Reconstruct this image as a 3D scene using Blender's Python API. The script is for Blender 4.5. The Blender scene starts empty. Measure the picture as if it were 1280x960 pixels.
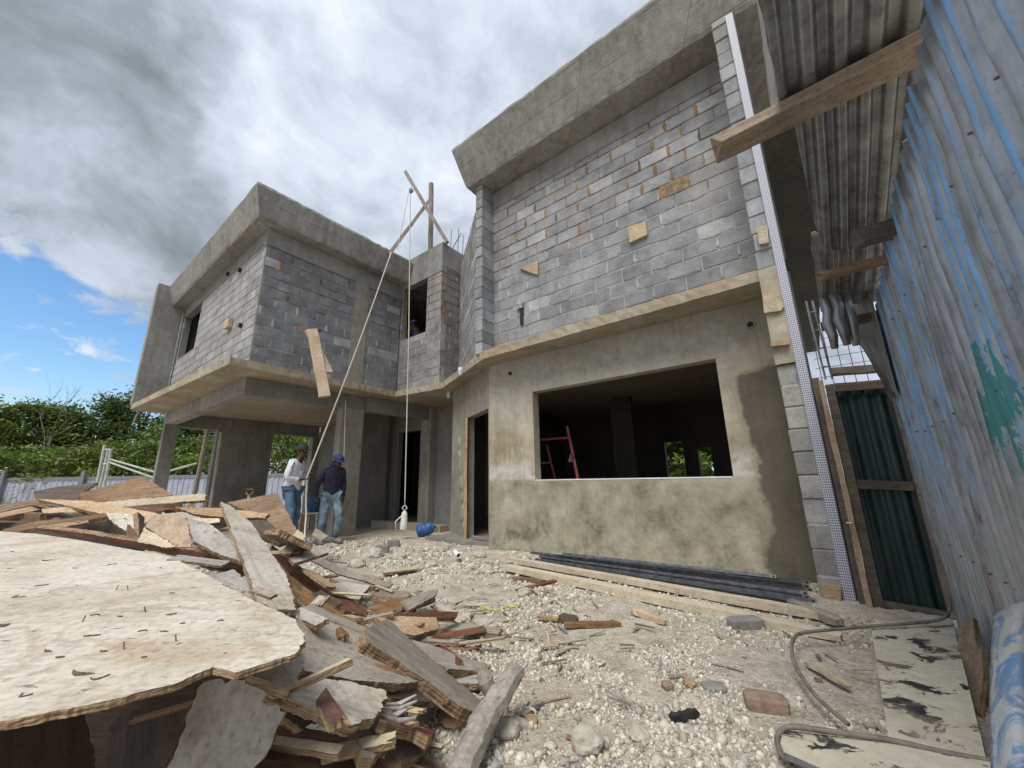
import bpy, bmesh, math, random
import numpy as np
from mathutils import Vector, Matrix, noise as mnoise
random.seed(7); rng = np.random.default_rng(7)
PI = math.pi
scene = bpy.context.scene
COL = scene.collection

# ------------------------------------------------------------------ camera and the two frames used for measuring
F = 481.; PITCH = math.radians(14.0); ROLL = math.radians(1.0); EYE = 1.0
AZ = math.radians(52.3)
FW = np.array([0, math.cos(PITCH), math.sin(PITCH)]); UP0 = np.array([0, -math.sin(PITCH), math.cos(PITCH)]); RT0 = np.array([1., 0, 0])
RT = RT0*math.cos(ROLL) - UP0*math.sin(ROLL); UP = RT0*math.sin(ROLL) + UP0*math.cos(ROLL)
CAM = np.array([0, 0, EYE])
def ray(x, y): return FW*F + RT*(x-640) - UP*(y-480)
def at_y(x, y, Y):
    r = ray(x, y); return Vector(CAM + r*(Y/r[1]))
def at_z(x, y, z):
    r = ray(x, y); return Vector(CAM + r*((z-EYE)/r[2]))
D1 = np.array([-math.sin(AZ), math.cos(AZ), 0]); D2 = np.array([math.cos(AZ), math.sin(AZ), 0])
THETA = AZ - PI/2
def W(u, v, z): return Vector(D1*u + D2*v + np.array([0, 0, z]))
def at_v(x, y, v):
    r = ray(x, y); return Vector(CAM + r*(v/(r@D2)))
def UV(p): p = np.array(p); return float(p@D1), float(p@D2), float(p[2])

cd = bpy.data.cameras.new('camera'); cam = bpy.data.objects.new('camera', cd); COL.objects.link(cam)
cam.matrix_world = Matrix(((RT[0], UP[0], -FW[0], 0), (RT[1], UP[1], -FW[1], 0), (RT[2], UP[2], -FW[2], EYE), (0, 0, 0, 1)))
cd.sensor_width = 36; cd.lens = F/1280*36; cd.clip_start = .02; cd.clip_end = 3000
scene.camera = cam

# ------------------------------------------------------------------ node helpers
def newmat(name):
    m = bpy.data.materials.new(name); m.use_nodes = True
    nt = m.node_tree; nt.nodes.clear()
    out = nt.nodes.new('ShaderNodeOutputMaterial'); b = nt.nodes.new('ShaderNodeBsdfPrincipled')
    nt.links.new(b.outputs[0], out.inputs[0])
    return m, nt, b
class G:
    """small wrapper to write node graphs compactly"""
    def __init__(s, nt): s.nt = nt
    def n(s, t, **kw):
        nd = s.nt.nodes.new('ShaderNode'+t)
        for k, v in kw.items(): setattr(nd, k, v)
        return nd
    def put(s, sock, v):
        if isinstance(v, bpy.types.NodeSocket): s.nt.links.new(v, sock)
        elif isinstance(v, (tuple, list)) and len(v) == 3 and sock.type == 'RGBA': sock.default_value = (*v, 1)
        else: sock.default_value = v
    def obj(s): return s.n('TexCoord').outputs['Object']
    def map(s, vec, scale=(1, 1, 1), rot=(0, 0, 0), loc=(0, 0, 0)):
        m = s.n('Mapping'); s.put(m.inputs['Vector'], vec); s.put(m.inputs['Scale'], scale); s.put(m.inputs['Rotation'], rot); s.put(m.inputs['Location'], loc)
        return m.outputs[0]
    def noise(s, vec, scale=5., detail=6., rough=.55, dist=0.):
        t = s.n('TexNoise'); s.put(t.inputs['Vector'], vec); s.put(t.inputs['Scale'], scale); s.put(t.inputs['Detail'], detail)
        s.put(t.inputs['Roughness'], rough); s.put(t.inputs['Distortion'], dist); return t.outputs['Fac']
    def voro(s, vec, scale=5., feature='F1', rnd=1.):
        t = s.n('TexVoronoi', feature=feature); s.put(t.inputs['Vector'], vec); s.put(t.inputs['Scale'], scale); s.put(t.inputs['Randomness'], rnd); return t
    def ramp(s, fac, stops, interp='LINEAR'):
        r = s.n('ValToRGB'); r.color_ramp.interpolation = interp; e = r.color_ramp.elements
        while len(e) < len(stops): e.new(.5)
        for el, (p, c) in zip(e, stops):
            el.position = p; el.color = (*c, 1) if isinstance(c, (tuple, list)) else (c, c, c, 1)
        s.put(r.inputs[0], fac); return r.outputs[0]
    def mix(s, fac, a, b, mode='MIX'):
        m = s.n('Mix', data_type='RGBA', blend_type=mode); s.put(m.inputs[0], fac); s.put(m.inputs[6], a); s.put(m.inputs[7], b); return m.outputs[2]
    def math(s, op, a, b=0., c=None, clamp=False):
        m = s.n('Math', operation=op, use_clamp=clamp); s.put(m.inputs[0], a); s.put(m.inputs[1], b)
        if c is not None: s.put(m.inputs[2], c)
        return m.outputs[0]
    def rng(s, v, a, b, c=0., d=1.):
        m = s.n('MapRange', clamp=True); s.put(m.inputs[0], v); s.put(m.inputs[1], a); s.put(m.inputs[2], b); s.put(m.inputs[3], c); s.put(m.inputs[4], d); return m.outputs[0]
    def xyz(s, vec):
        x = s.n('SeparateXYZ'); s.put(x.inputs[0], vec); return x.outputs
    def bump(s, b, h, strength=.3, dist=.01):
        p = s.n('Bump'); s.put(p.inputs['Strength'], strength); s.put(p.inputs['Distance'], dist); s.put(p.inputs['Height'], h)
        s.nt.links.new(p.outputs[0], b.inputs['Normal'])
    def attr(s, name): return s.n('Attribute', attribute_name=name).outputs['Color']
    def rand(s): return s.n('ObjectInfo').outputs['Random']
    def shifted(s):
        """object coordinates moved by a different amount for every object"""
        a = s.n('VectorMath', operation='ADD'); c = s.n('CombineXYZ'); r = s.rand()
        s.put(c.inputs[0], s.math('MULTIPLY', r, 37.)); s.put(c.inputs[1], s.math('MULTIPLY', r, 91.)); s.put(c.inputs[2], s.math('MULTIPLY', r, 53.))
        s.put(a.inputs[0], s.obj()); s.put(a.inputs[1], c.outputs[0]); return a.outputs[0]

def simple(name, col, rough=.7, metal=0., var=.25, scale=12., bump=.15):
    m, nt, b = newmat(name); g = G(nt); o = g.obj()
    n = g.noise(o, scale, 6, .6)
    lo = tuple(c*(1-var) for c in col); hi = tuple(min(1, c*(1+var)) for c in col)
    g.put(b.inputs['Base Color'], g.ramp(n, [(.3, lo), (.7, hi)])); b.inputs['Roughness'].default_value = rough; b.inputs['Metallic'].default_value = metal
    if bump: g.bump(b, g.noise(o, scale*4, 5, .6), bump, .01)
    return m

def concrete(name, lo, mid, hi, bump=.35, board=False, warm=None):
    m, nt, b = newmat(name); g = G(nt); o = g.obj()
    n1 = g.noise(o, .9, 7, .62, .4); n2 = g.noise(o, 7, 8, .65); n3 = g.noise(g.map(o, (6, 6, .7)), 1.6, 6, .6)
    f = g.math('ADD', g.math('MULTIPLY', n1, .45), g.math('ADD', g.math('MULTIPLY', n2, .3), g.math('MULTIPLY', n3, .25)))
    c = g.ramp(f, [(.36, lo), (.5, mid), (.64, hi)])
    if warm: c = g.mix(g.rng(g.noise(o, 1.7, 5, .6), .45, .68), c, warm)
    pits = g.ramp(g.noise(o, 38, 3, .7), [(.27, (.45, .45, .45)), (.36, (1, 1, 1))])
    c = g.mix(1., c, pits, 'MULTIPLY')
    spl = g.ramp(g.noise(o, 2.6, 9, .75), [(.6, 0.), (.7, .45)])
    c = g.mix(spl, c, tuple(x*1.25 for x in hi))
    g.put(b.inputs['Base Color'], c); b.inputs['Roughness'].default_value = .9
    h = g.math('ADD', g.math('MULTIPLY', g.noise(o, 28, 8, .7), .6), g.noise(o, 4, 5, .6))
    g.bump(b, h, bump, .03)
    return m

M = {}
M['concrete'] = concrete('grey_concrete', (.15, .146, .138), (.245, .24, .226), (.345, .338, .32))
M['concrete_dark'] = concrete('dark_concrete', (.125, .122, .114), (.205, .2, .188), (.29, .283, .266))
M['slab'] = concrete('buff_concrete', (.2, .17, .125), (.34, .3, .23), (.47, .42, .33), warm=(.34, .255, .165))
def formed():
    m, nt, b = newmat('board_marked_concrete'); g = G(nt); o = g.obj(); x, y, z = g.xyz(o)
    n1 = g.noise(o, 1.1, 8, .66, .5); n2 = g.noise(o, 8, 9, .72); n3 = g.noise(g.map(o, (7, 7, .55)), 1.4, 8, .68)
    f = g.math('ADD', g.math('MULTIPLY', n1, .42), g.math('ADD', g.math('MULTIPLY', n2, .28), g.math('MULTIPLY', n3, .3)))
    c = g.ramp(f, [(.34, (.135, .128, .118)), (.45, (.235, .226, .212)), (.55, (.325, .315, .298)), (.68, (.46, .447, .428))])
    k = g.math('FRACT', g.math('ADD', g.math('MULTIPLY', z, 3.4), g.math('MULTIPLY', n1, .12))); line = g.rng(g.math('ABSOLUTE', g.math('SUBTRACT', k, .5)), .035, .0)
    j = g.math('FRACT', g.math('ADD', g.math('MULTIPLY', g.math('ADD', x, y), .62), g.math('MULTIPLY', n2, .02))); jl = g.rng(g.math('ABSOLUTE', g.math('SUBTRACT', j, .5)), .006, .0)
    ln = g.math('MAXIMUM', g.math('MULTIPLY', line, g.rng(g.noise(o, 2.5), .42, .55)), g.math('MULTIPLY', jl, .8))
    c = g.mix(g.math('MULTIPLY', ln, .55), c, (.09, .082, .07))
    st = g.rng(g.noise(g.map(o, (11, 11, .6)), 1.6, 8, .72), .57, .7, 0, .65); c = g.mix(st, c, (.1, .092, .078))
    hol = g.ramp(g.noise(o, 30, 5, .75), [(.3, (.35, .34, .33)), (.4, (1, 1, 1))]); c = g.mix(g.rng(g.noise(o, 2.2, 4), .48, .6), c, g.mix(1., c, hol, 'MULTIPLY'))
    g.put(b.inputs['Base Color'], c); b.inputs['Roughness'].default_value = .93
    g.bump(b, g.math('SUBTRACT', g.math('ADD', g.math('MULTIPLY', n2, 1.4), g.noise(o, 35, 8, .75)), g.math('MULTIPLY', ln, 1.2)), .5, .02); return m
M['formed'] = formed()
M['cast'] = concrete('grey_buff_concrete', (.17, .158, .132), (.27, .255, .215), (.38, .36, .31))
M['raw_beam'] = concrete('blotchy_raw_concrete', (.17, .14, .135), (.3, .265, .26), (.46, .42, .41), .5)
M['render'] = concrete('grey_render', (.15, .147, .135), (.215, .21, .195), (.28, .275, .255), .15)
M['shade_conc'] = concrete('shade_dark_concrete', (.03, .03, .028), (.05, .049, .046), (.08, .078, .073), .2)  # near-black colour stands in for deep shade, not mould
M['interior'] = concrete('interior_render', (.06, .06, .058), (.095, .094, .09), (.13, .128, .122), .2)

# plaster of the main facade: olive beige, pale band, a wet dark area with its own outline at the right
def plaster():
    m, nt, b = newmat('olive_plaster'); g = G(nt); o = g.obj(); x, y, z = g.xyz(o)
    n1 = g.noise(o, 1.3, 8, .62, .6); n2 = g.noise(o, 9, 8, .7); n3 = g.noise(g.map(o, (3.2, 3.2, .5)), 1.7, 7, .62, .5)
    f = g.math('ADD', g.math('MULTIPLY', n1, .45), g.math('ADD', g.math('MULTIPLY', n2, .25), g.math('MULTIPLY', n3, .3)))
    c = g.ramp(f, [(.36, (.21, .185, .13)), (.46, (.335, .303, .228)), (.54, (.415, .383, .3)), (.64, (.5, .468, .38))])
    # greyer towards the top of the wall
    zz = g.math('ADD', z, g.math('MULTIPLY', g.math('SUBTRACT', g.noise(o, 2.2, 6, .6), .5), 1.3))
    c = g.mix(g.rng(zz, 1.9, 2.5, 0, .75), c, g.ramp(n2, [(.3, (.265, .255, .22)), (.7, (.4, .385, .34))]))
    # trowel arcs under the slab
    w = g.n('TexWave', wave_type='RINGS', rings_direction='SPHERICAL'); g.put(w.inputs['Vector'], g.map(o, (1, .3, 1), (0, 0, 0), (2.6, 0, -1.1)))
    g.put(w.inputs['Scale'], 1.9); g.put(w.inputs['Distortion'], 3.5); g.put(w.inputs['Detail'], 3.)
    arcs = g.math('MULTIPLY', g.rng(w.outputs['Fac'], .55, .95), g.math('MULTIPLY', g.rng(z, 2.3, 2.6), g.rng(g.noise(o, 1.2), .45, .6)))
    c = g.mix(g.math('MULTIPLY', arcs, .4), c, (.42, .41, .37))
    # pale scuffed band and darker, smoother lower coat
    low = g.rng(g.math('ADD', z, g.math('MULTIPLY', g.math('SUBTRACT', g.noise(o, 3.5, 6, .65), .5), .35)), 1.05, .93)
    lowc = g.ramp(g.noise(o, 2.4, 9, .7), [(.36, (.13, .118, .082)), (.46, (.255, .234, .174)), (.55, (.335, .312, .24)), (.66, (.43, .405, .325))])
    c = g.mix(g.math('MULTIPLY', low, .85), c, lowc)
    band = g.math('MULTIPLY', g.rng(z, .98, 1.02), g.math('MULTIPLY', g.rng(g.math('ADD', z, g.math('MULTIPLY', n2, .3)), 1.5, 1.3), g.rng(g.noise(o, 5, 8, .7), .42, .55)))
    c = g.mix(g.math('MULTIPLY', band, .75), c, (.56, .55, .5))
    rust = g.math('MULTIPLY', g.rng(z, 1.2, 1.35), g.math('MULTIPLY', g.rng(z, 1.85, 1.6), g.math('MULTIPLY', g.rng(x, -3.45, -3.7), g.rng(g.noise(g.map(o, (5, 5, 1.2)), 3, 8, .75), .47, .6))))
    c = g.mix(g.math('MULTIPLY', rust, .75), c, (.3, .195, .08))
    # black splashes low on the wall
    dk = g.math('MULTIPLY', g.rng(z, .75, .4), g.rng(g.noise(o, 2.1, 9, .78, .5), .54, .63))
    c = g.mix(g.math('MULTIPLY', dk, .62), c, (.07, .065, .05))
    spots = g.rng(g.noise(o, 10, 3, .6), .3, .25)
    c = g.mix(g.math('MULTIPLY', spots, .6), c, (.09, .085, .06))
    crk = g.n('TexVoronoi', feature='DISTANCE_TO_EDGE'); g.put(crk.inputs['Vector'], g.mix(.12, o, g.n('TexNoise').outputs['Color'])); g.put(crk.inputs['Scale'], 1.1)
    c = g.mix(g.math('MULTIPLY', g.rng(crk.outputs['Distance'], .006, .001), g.rng(g.noise(o, 1.6), .5, .6, 0, .5)), c, (.12, .105, .075))
    spl = g.math('MULTIPLY', g.rng(z, .5, .0), g.rng(g.noise(o, 22, 6, .75), .56, .62)); c = g.mix(g.math('MULTIPLY', spl, .7), c, (.5, .47, .4))
    drip = g.rng(g.noise(g.map(o, (13, 13, .45)), 1.5, 6, .65), .6, .7, 0, .4); c = g.mix(drip, c, (.17, .15, .1))
    # wet patch
    ww = g.math('ADD', x, g.math('MULTIPLY', g.math('SUBTRACT', g.noise(o, 1.9, 8, .62), .5), .62))
    wet = g.math('MULTIPLY', g.rng(ww, -.56, -.5), g.rng(g.math('ADD', z, g.math('MULTIPLY', g.math('SUBTRACT', n1, .5), .8)), 2.17, 2.08))
    wetc = g.ramp(f, [(.4, (.06, .053, .036)), (.6, (.115, .102, .07))])
    tide = g.math('MULTIPLY', g.rng(ww, -.64, -.57), g.math('SUBTRACT', 1., wet)); c = g.mix(g.math('MULTIPLY', tide, .35), c, (.22, .195, .13))
    c = g.mix(g.math('MULTIPLY', wet, .93), c, wetc)
    g.put(b.inputs['Base Color'], c); g.put(b.inputs['Roughness'], g.rng(wet, 0, 1, .9, .75))
    g.bump(b, g.math('ADD', g.noise(o, 30, 7, .7), g.math('MULTIPLY', n3, 2.)), .22, .012)
    return m
M['plaster'] = plaster()

def blockmat():
    m, nt, b = newmat('concrete_block'); g = G(nt); o = g.obj(); a = g.attr('Col')
    n = g.noise(o, 55, 5, .75); n2 = g.noise(o, 3.5, 6, .65)
    c = g.mix(1., a, g.ramp(n, [(.3, (.72, .72, .72)), (.7, (1.22, 1.22, 1.22))]), 'MULTIPLY')
    c = g.mix(1., c, g.ramp(n2, [(.3, (.64, .64, .65)), (.7, (1.3, 1.29, 1.26))]), 'MULTIPLY')
    c = g.mix(g.rng(g.noise(o, .9, 6, .65, .5), .53, .68, 0, .5), c, (.36, .35, .33)); c = g.mix(g.rng(g.noise(g.map(o, (5, 5, .6)), 1.7, 7, .7), .58, .7, 0, .45), c, (.13, .125, .12))
    zz = g.xyz(o)[2]; c = g.mix(g.math('MULTIPLY', g.rng(zz, 4.5, 4.9), g.rng(g.noise(o, 4.5, 8, .75, .6), .57, .68, 0, .55)), c, (.27, .19, .125))
    st = g.rng(g.noise(g.map(o, (4, 4, .8)), 2.2, 7, .7), .58, .72, 0, .4)
    c = g.mix(st, c, (.4, .4, .38))
    g.put(b.inputs['Base Color'], c); b.inputs['Roughness'].default_value = .93
    g.bump(b, g.math('ADD', n, g.math('MULTIPLY', g.noise(o, 160, 2, .6), .6)), .4, .008)
    return m
M['block'] = blockmat()

def wood(name, c1, c2, c3, grain=16., peel=None, stain=None, rough=.82, flecks=.5, along=.9, gw=.5, blot=.6):
    """grain runs along local X; peel = colour that shows where the face veneer is gone"""
    m, nt, b = newmat(name); g = G(nt); o = g.shifted()
    gr = g.noise(g.map(o, (along, grain, grain)), 1.5, 9, .68, .5); big = g.noise(o, 3.2, 6, .6, .3); fine = g.noise(g.map(o, (3, 60, 60)), 1.5, 5, .6)
    f = g.math('ADD', g.math('MULTIPLY', gr, gw), g.math('ADD', g.math('MULTIPLY', big, .75-gw), g.math('MULTIPLY', fine, .25)))
    c = g.ramp(f, [(.36, c1), (.5, c2), (.64, c3)])
    if stain: c = g.mix(g.rng(g.noise(o, 2.1, 7, .7, .6), .54, .7, 0, .75), c, stain)
    c = g.mix(1., c, g.ramp(g.noise(o, 42, 6, .72), [(.32, (.66, .64, .6)), (.5, (1., 1., 1.)), (.7, (1.14, 1.14, 1.14))]), 'MULTIPLY')
    c = g.mix(g.rng(g.noise(g.map(o, (2, 5, 5)), 2.3, 9, .72, .8), .56, .72, 0, blot), c, tuple(q*.42 for q in c1))
    if blot < .5:
        c = g.mix(g.rng(g.noise(g.map(o, (.7, 24, 24)), 1.6, 7, .66, .4), .56, .66, 0, .4), c, tuple(q*.62 for q in c2))
        rg = g.noise(o, 1.15, 6, .6, 1.2); c = g.mix(g.math('MULTIPLY', g.rng(g.math('ABSOLUTE', g.math('SUBTRACT', rg, .52)), .018, .004), .45), c, (.33, .22, .12))
    hh = gr
    if peel:
        pm = g.rng(g.noise(g.map(o, (1.3, 5, 5)), 1.5, 8, .7, .7), .565, .6)
        pc = g.ramp(gr, [(.38, tuple(x*.45 for x in peel)), (.5, peel), (.62, tuple(min(1, x*1.5) for x in peel))])
        c = g.mix(pm, c, pc); hh = g.math('SUBTRACT', gr, g.math('MULTIPLY', pm, .8))
    if flecks:
        v = g.noise(g.map(o, (9, 26, 26)), 1.7, 4, .6, .8)
        c = g.mix(g.math('MULTIPLY', g.rng(v, .37, .335), g.rng(g.noise(o, 5.5, 4), .47, .56, 0, flecks)), c, (.05, .036, .025))
        nl = g.voro(g.map(o, (1, 1, 1)), 11.).outputs['Distance']
        c = g.mix(g.rng(nl, .055, .04, 0, flecks), c, (.03, .02, .015))
    hv = g.n('HueSaturation'); g.put(hv.inputs['Color'], c); g.put(hv.inputs['Value'], g.rng(g.rand(), 0, 1, .78, 1.15)); g.put(hv.inputs['Saturation'], g.rng(g.math('FRACT', g.math('MULTIPLY', g.rand(), 7.3)), 0, 1, .75, 1.15))
    g.put(b.inputs['Base Color'], hv.outputs[0]); b.inputs['Roughness'].default_value = rough
    g.bump(b, g.math('ADD', hh, g.math('MULTIPLY', fine, .5)), .4 if blot > .5 else .12, .004)
    return m
M['ply'] = wood('weathered_plywood_face', (.45, .38, .285), (.58, .515, .415), (.66, .61, .525), 9., None, (.42, .29, .16), flecks=.85, gw=.08, blot=.22)
M['ply_peel'] = wood('peeling_plywood_face', (.36, .3, .23), (.5, .44, .36), (.6, .545, .47), 10., (.27, .135, .055), (.36, .25, .15), flecks=.8, gw=.25)
M['ply_grey'] = wood('grey_plywood_face', (.27, .245, .215), (.385, .355, .32), (.5, .47, .43), 9., None, (.22, .17, .13), flecks=.7, gw=.25)
M['brown'] = wood('brown_rough_wood', (.1, .05, .022), (.225, .125, .06), (.37, .235, .13), 14., gw=.35)
M['red'] = wood('red_rotten_wood', (.06, .026, .017), (.16, .066, .04), (.29, .15, .09), 12., flecks=.7, gw=.38)
M['tan'] = wood('tan_sawn_wood', (.31, .205, .12), (.45, .325, .21), (.56, .43, .3), 15., None, (.27, .17, .095), flecks=.6, gw=.3)
M['pine'] = wood('pale_pine', (.42, .33, .2), (.55, .45, .3), (.64, .55, .4), 13., None, (.42, .3, .17), flecks=.4, gw=.3)
M['greywood'] = wood('silver_grey_wood', (.2, .165, .13), (.32, .275, .23), (.45, .4, .35), 18., None, (.26, .18, .12), flecks=.6, gw=.3)
def edgemat():
    m, nt, b = newmat('plywood_edge'); g = G(nt); o = g.shifted()
    ly = g.noise(g.map(o, (5, 5, 340)), 1., 3, .6); n = g.noise(o, 16, 8, .72); n2 = g.noise(o, 90, 4, .7)
    c = g.ramp(g.math('ADD', g.math('MULTIPLY', ly, .6), g.math('MULTIPLY', n, .4)), [(.36, (.07, .04, .025)), (.47, (.22, .14, .08)), (.58, (.4, .29, .18)), (.68, (.52, .42, .3))])
    c = g.mix(g.rng(n2, .38, .3, 0, .7), c, (.05, .035, .025))
    g.put(b.inputs['Base Color'], c); b.inputs['Roughness'].default_value = .9; g.bump(b, g.math('ADD', ly, n2), .6, .004); return m
M['edge'] = edgemat()
M['greybrown'] = wood('grey_brown_board', (.15, .11, .078), (.25, .195, .145), (.38, .315, .25), 16., None, (.3, .26, .22), flecks=.6, gw=.35)
M['bark_flake'] = simple('torn_dark_veneer', (.13, .095, .07), .9, 0, .5, 60, .3)
M['darkwood'] = wood('dark_brown_wood', (.05, .038, .028), (.1, .078, .06), (.165, .13, .1), 14., flecks=.4)  # one dark wood tone shared by boards, posts and fillers

def sheetmetal(name, base, paint=None, paint2=None, dirt=(.05, .045, .04), rustk=.5, metal=.55, spec=1.):
    m, nt, b = newmat(name); g = G(nt); o = g.obj(); h = g.attr('Col')
    st = g.noise(g.map(o, (9, 9, 1.4)), 1.4, 9, .7); n2 = g.noise(o, 7, 9, .74); n3 = g.noise(o, 55, 4, .7)
    c = g.ramp(g.math('ADD', g.math('MULTIPLY', st, .6), g.math('MULTIPLY', n2, .4)), [(.34, tuple(x*.5 for x in base)), (.48, base), (.64, tuple(min(1, x*1.5) for x in base))])
    met = metal
    if paint:
        hx = g.xyz(h)[0]
        pm = g.math('MULTIPLY', g.rng(g.math('ADD', hx, g.math('MULTIPLY', g.math('SUBTRACT', g.noise(g.map(o, (9, 9, 1.1)), 1.7, 8, .7), .5), .9)), .69, .79), g.math('MULTIPLY', g.rng(g.noise(g.map(o, (4.5, 4.5, .3)), 1.5, 6, .65), .44, .54), g.rng(g.xyz(o)[2], .6, 1.3, .12, 1.)))
        pm = g.math('MULTIPLY', pm, g.rng(g.math('ADD', g.math('MULTIPLY', n3, .5), g.math('MULTIPLY', n2, .5)), .4, .47))
        c = g.mix(pm, c, g.ramp(g.noise(g.map(o, (6, 6, 1.4)), 2, 6, .6), [(.35, tuple(x*.7 for x in paint)), (.65, paint)]))
        met = g.math('MULTIPLY', g.math('SUBTRACT', 1., pm), metal)
        if paint2:
            px, py, pz = g.xyz(o)
            d = g.math('ADD', g.math('MULTIPLY', g.math('POWER', g.math('SUBTRACT', py, 2.08), 2.), 10.), g.math('MULTIPLY', g.math('POWER', g.math('SUBTRACT', pz, 1.24), 2.), 14.))
            d = g.math('ADD', d, g.math('MULTIPLY', g.math('SUBTRACT', g.noise(g.map(o, (7, 7, 3)), 2.4, 9, .75), .5), 3.4)); d = g.math('ADD', d, g.math('MULTIPLY', g.math('SUBTRACT', .6, hx), .5))
            c = g.mix(g.rng(d, .34, .26, 0, .85), c, paint2)
    ru = g.rng(g.noise(g.map(o, (5, 5, .9)), 1.9, 9, .75), .59, .67, 0, rustk)
    c = g.mix(ru, c, g.ramp(n3, [(.3, (.07, .03, .015)), (.7, (.2, .085, .035))]))
    c = g.mix(g.rng(n3, .35, .27, 0, .7), c, dirt)
    g.put(b.inputs['Base Color'], c); g.put(b.inputs['Metallic'], met); g.put(b.inputs['Roughness'], g.rng(n2, .3, .7, .28, .58))
    g.bump(b, g.math('ADD', n3, g.math('MULTIPLY', n2, 1.5)), .16, .006)
    return m
M['zinc_fence'] = sheetmetal('blue_streaked_zinc', (.37, .38, .4), (.25, .5, .87), (.03, .25, .24), rustk=.85)
M['zinc_roof'] = sheetmetal('old_galvanised_sheet', (.27, .28, .285), rustk=.4, metal=.8)
M['zinc_green'] = sheetmetal('dark_green_sheet', (.012, .03, .028), metal=.1, rustk=.2)
M['zinc_far'] = sheetmetal('white_zinc_sheet', (.36, .39, .46), rustk=.05, metal=.2)
M['steel'] = simple('black_steel', (.105, .112, .13), .34, .7, .6, 14)
M['steel_grey'] = simple('grey_steel', (.2, .21, .235), .36, .7, .5, 16)
M['steel_dull'] = simple('dull_galvanised_steel', (.25, .255, .27), .5, .6, .45, 20)
M['rod'] = simple('rusty_grey_rod', (.2, .18, .15), .75, .2, .4, 20)
M['redpaint'] = simple('red_primer_steel', (.32, .085, .075), .6, .1, .4, 14)
M['palegreen'] = simple('pale_scaffold_paint', (.42, .44, .38), .6, .1, .3, 10)
M['white'] = simple('white_plastic', (.72, .72, .7), .5, 0, .12, 9)
M['rope'] = simple('pale_rope', (.56, .52, .44), .9, 0, .25, 60)
M['blueplastic'] = simple('blue_plastic', (.03, .105, .28), .55, 0, .45, 9, .1)
M['skin'] = simple('dark_skin', (.075, .04, .026), .55, 0, .2, 15, 0)
M['shirt'] = simple('white_shirt', (.66, .68, .74), .85, 0, .13, 11, .5)
M['jeans'] = simple('blue_jeans', (.085, .15, .23), .9, 0, .55, 9, .3)
M['jeans_pale'] = simple('faded_jeans', (.17, .24, .31), .9, 0, .65, 8, .3)
M['hoodie'] = simple('navy_hoodie', (.028, .026, .06), .9, 0, .3, 9, .4)
M['cap'] = simple('dark_cap', (.03, .033, .04), .8, 0, .25, 12, 0)
M['capblue'] = simple('blue_cap', (.03, .045, .16), .8, 0, .25, 12, 0)
M['capviolet'] = simple('violet_cap', (.06, .05, .19), .8, 0, .25, 12, 0)
M['shoe'] = simple('dusty_shoe', (.2, .18, .16), .85, 0, .3, 12, 0)
M['dark'] = simple('dark_hollow_pipe', (.02, .02, .022), .8, 0, .3, 12, 0)
M['mortar'] = simple('mortar_crumbs', (.33, .31, .27), .95, 0, .3, 14, .4)
def mortarmat():
    m, nt, b = newmat('mortar'); g = G(nt); o = g.obj(); z = g.xyz(o)[2]; n = g.noise(o, 9, 7, .7)
    c = g.ramp(n, [(.3, (.26, .258, .25)), (.7, (.41, .405, .39))])
    c2 = g.ramp(g.noise(o, 11, 8, .75), [(.36, (.05, .043, .038)), (.46, (.17, .115, .07)), (.56, (.3, .185, .09)), (.68, (.3, .27, .23))])
    c = g.mix(g.rng(g.math('ADD', z, g.math('MULTIPLY', g.math('SUBTRACT', g.noise(o, 1.5), .5), .9)), 4.55, 4.75, 0, .9), c, c2)
    g.put(b.inputs['Base Color'], c); b.inputs['Roughness'].default_value = .95; g.bump(b, n, .5, .01); return m
M['mortar'] = mortarmat()
M['brick'] = simple('dusty_brick', (.27, .2, .15), .95, 0, .35, 20, .5)
M['orange'] = simple('orange_rock', (.34, .235, .14), .95, 0, .55, 14, .6)
M['limestone'] = simple('pale_limestone', (.45, .42, .35), .95, 0, .3, 14, .6)
M['yellow'] = simple('yellow_cord', (.6, .5, .08), .7, 0, .2, 14, 0)

def bead():
    m, nt, b = newmat('perforated_bead'); g = G(nt); o = g.obj()
    v = g.map(o, (1/.0135, 1/.0135, 1/.021)); x, y, z = g.xyz(v)
    s = g.math('MULTIPLY', g.math('SINE', g.math('MULTIPLY', x, PI)), g.math('SINE', g.math('MULTIPLY', z, PI)))
    hole = g.rng(g.math('ABSOLUTE', s), .42, .56)
    c = g.mix(hole, (.53, .54, .6), (.09, .085, .17))
    g.put(b.inputs['Base Color'], c); b.inputs['Roughness'].default_value = .5
    return m
M['bead'] = bead()

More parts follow.
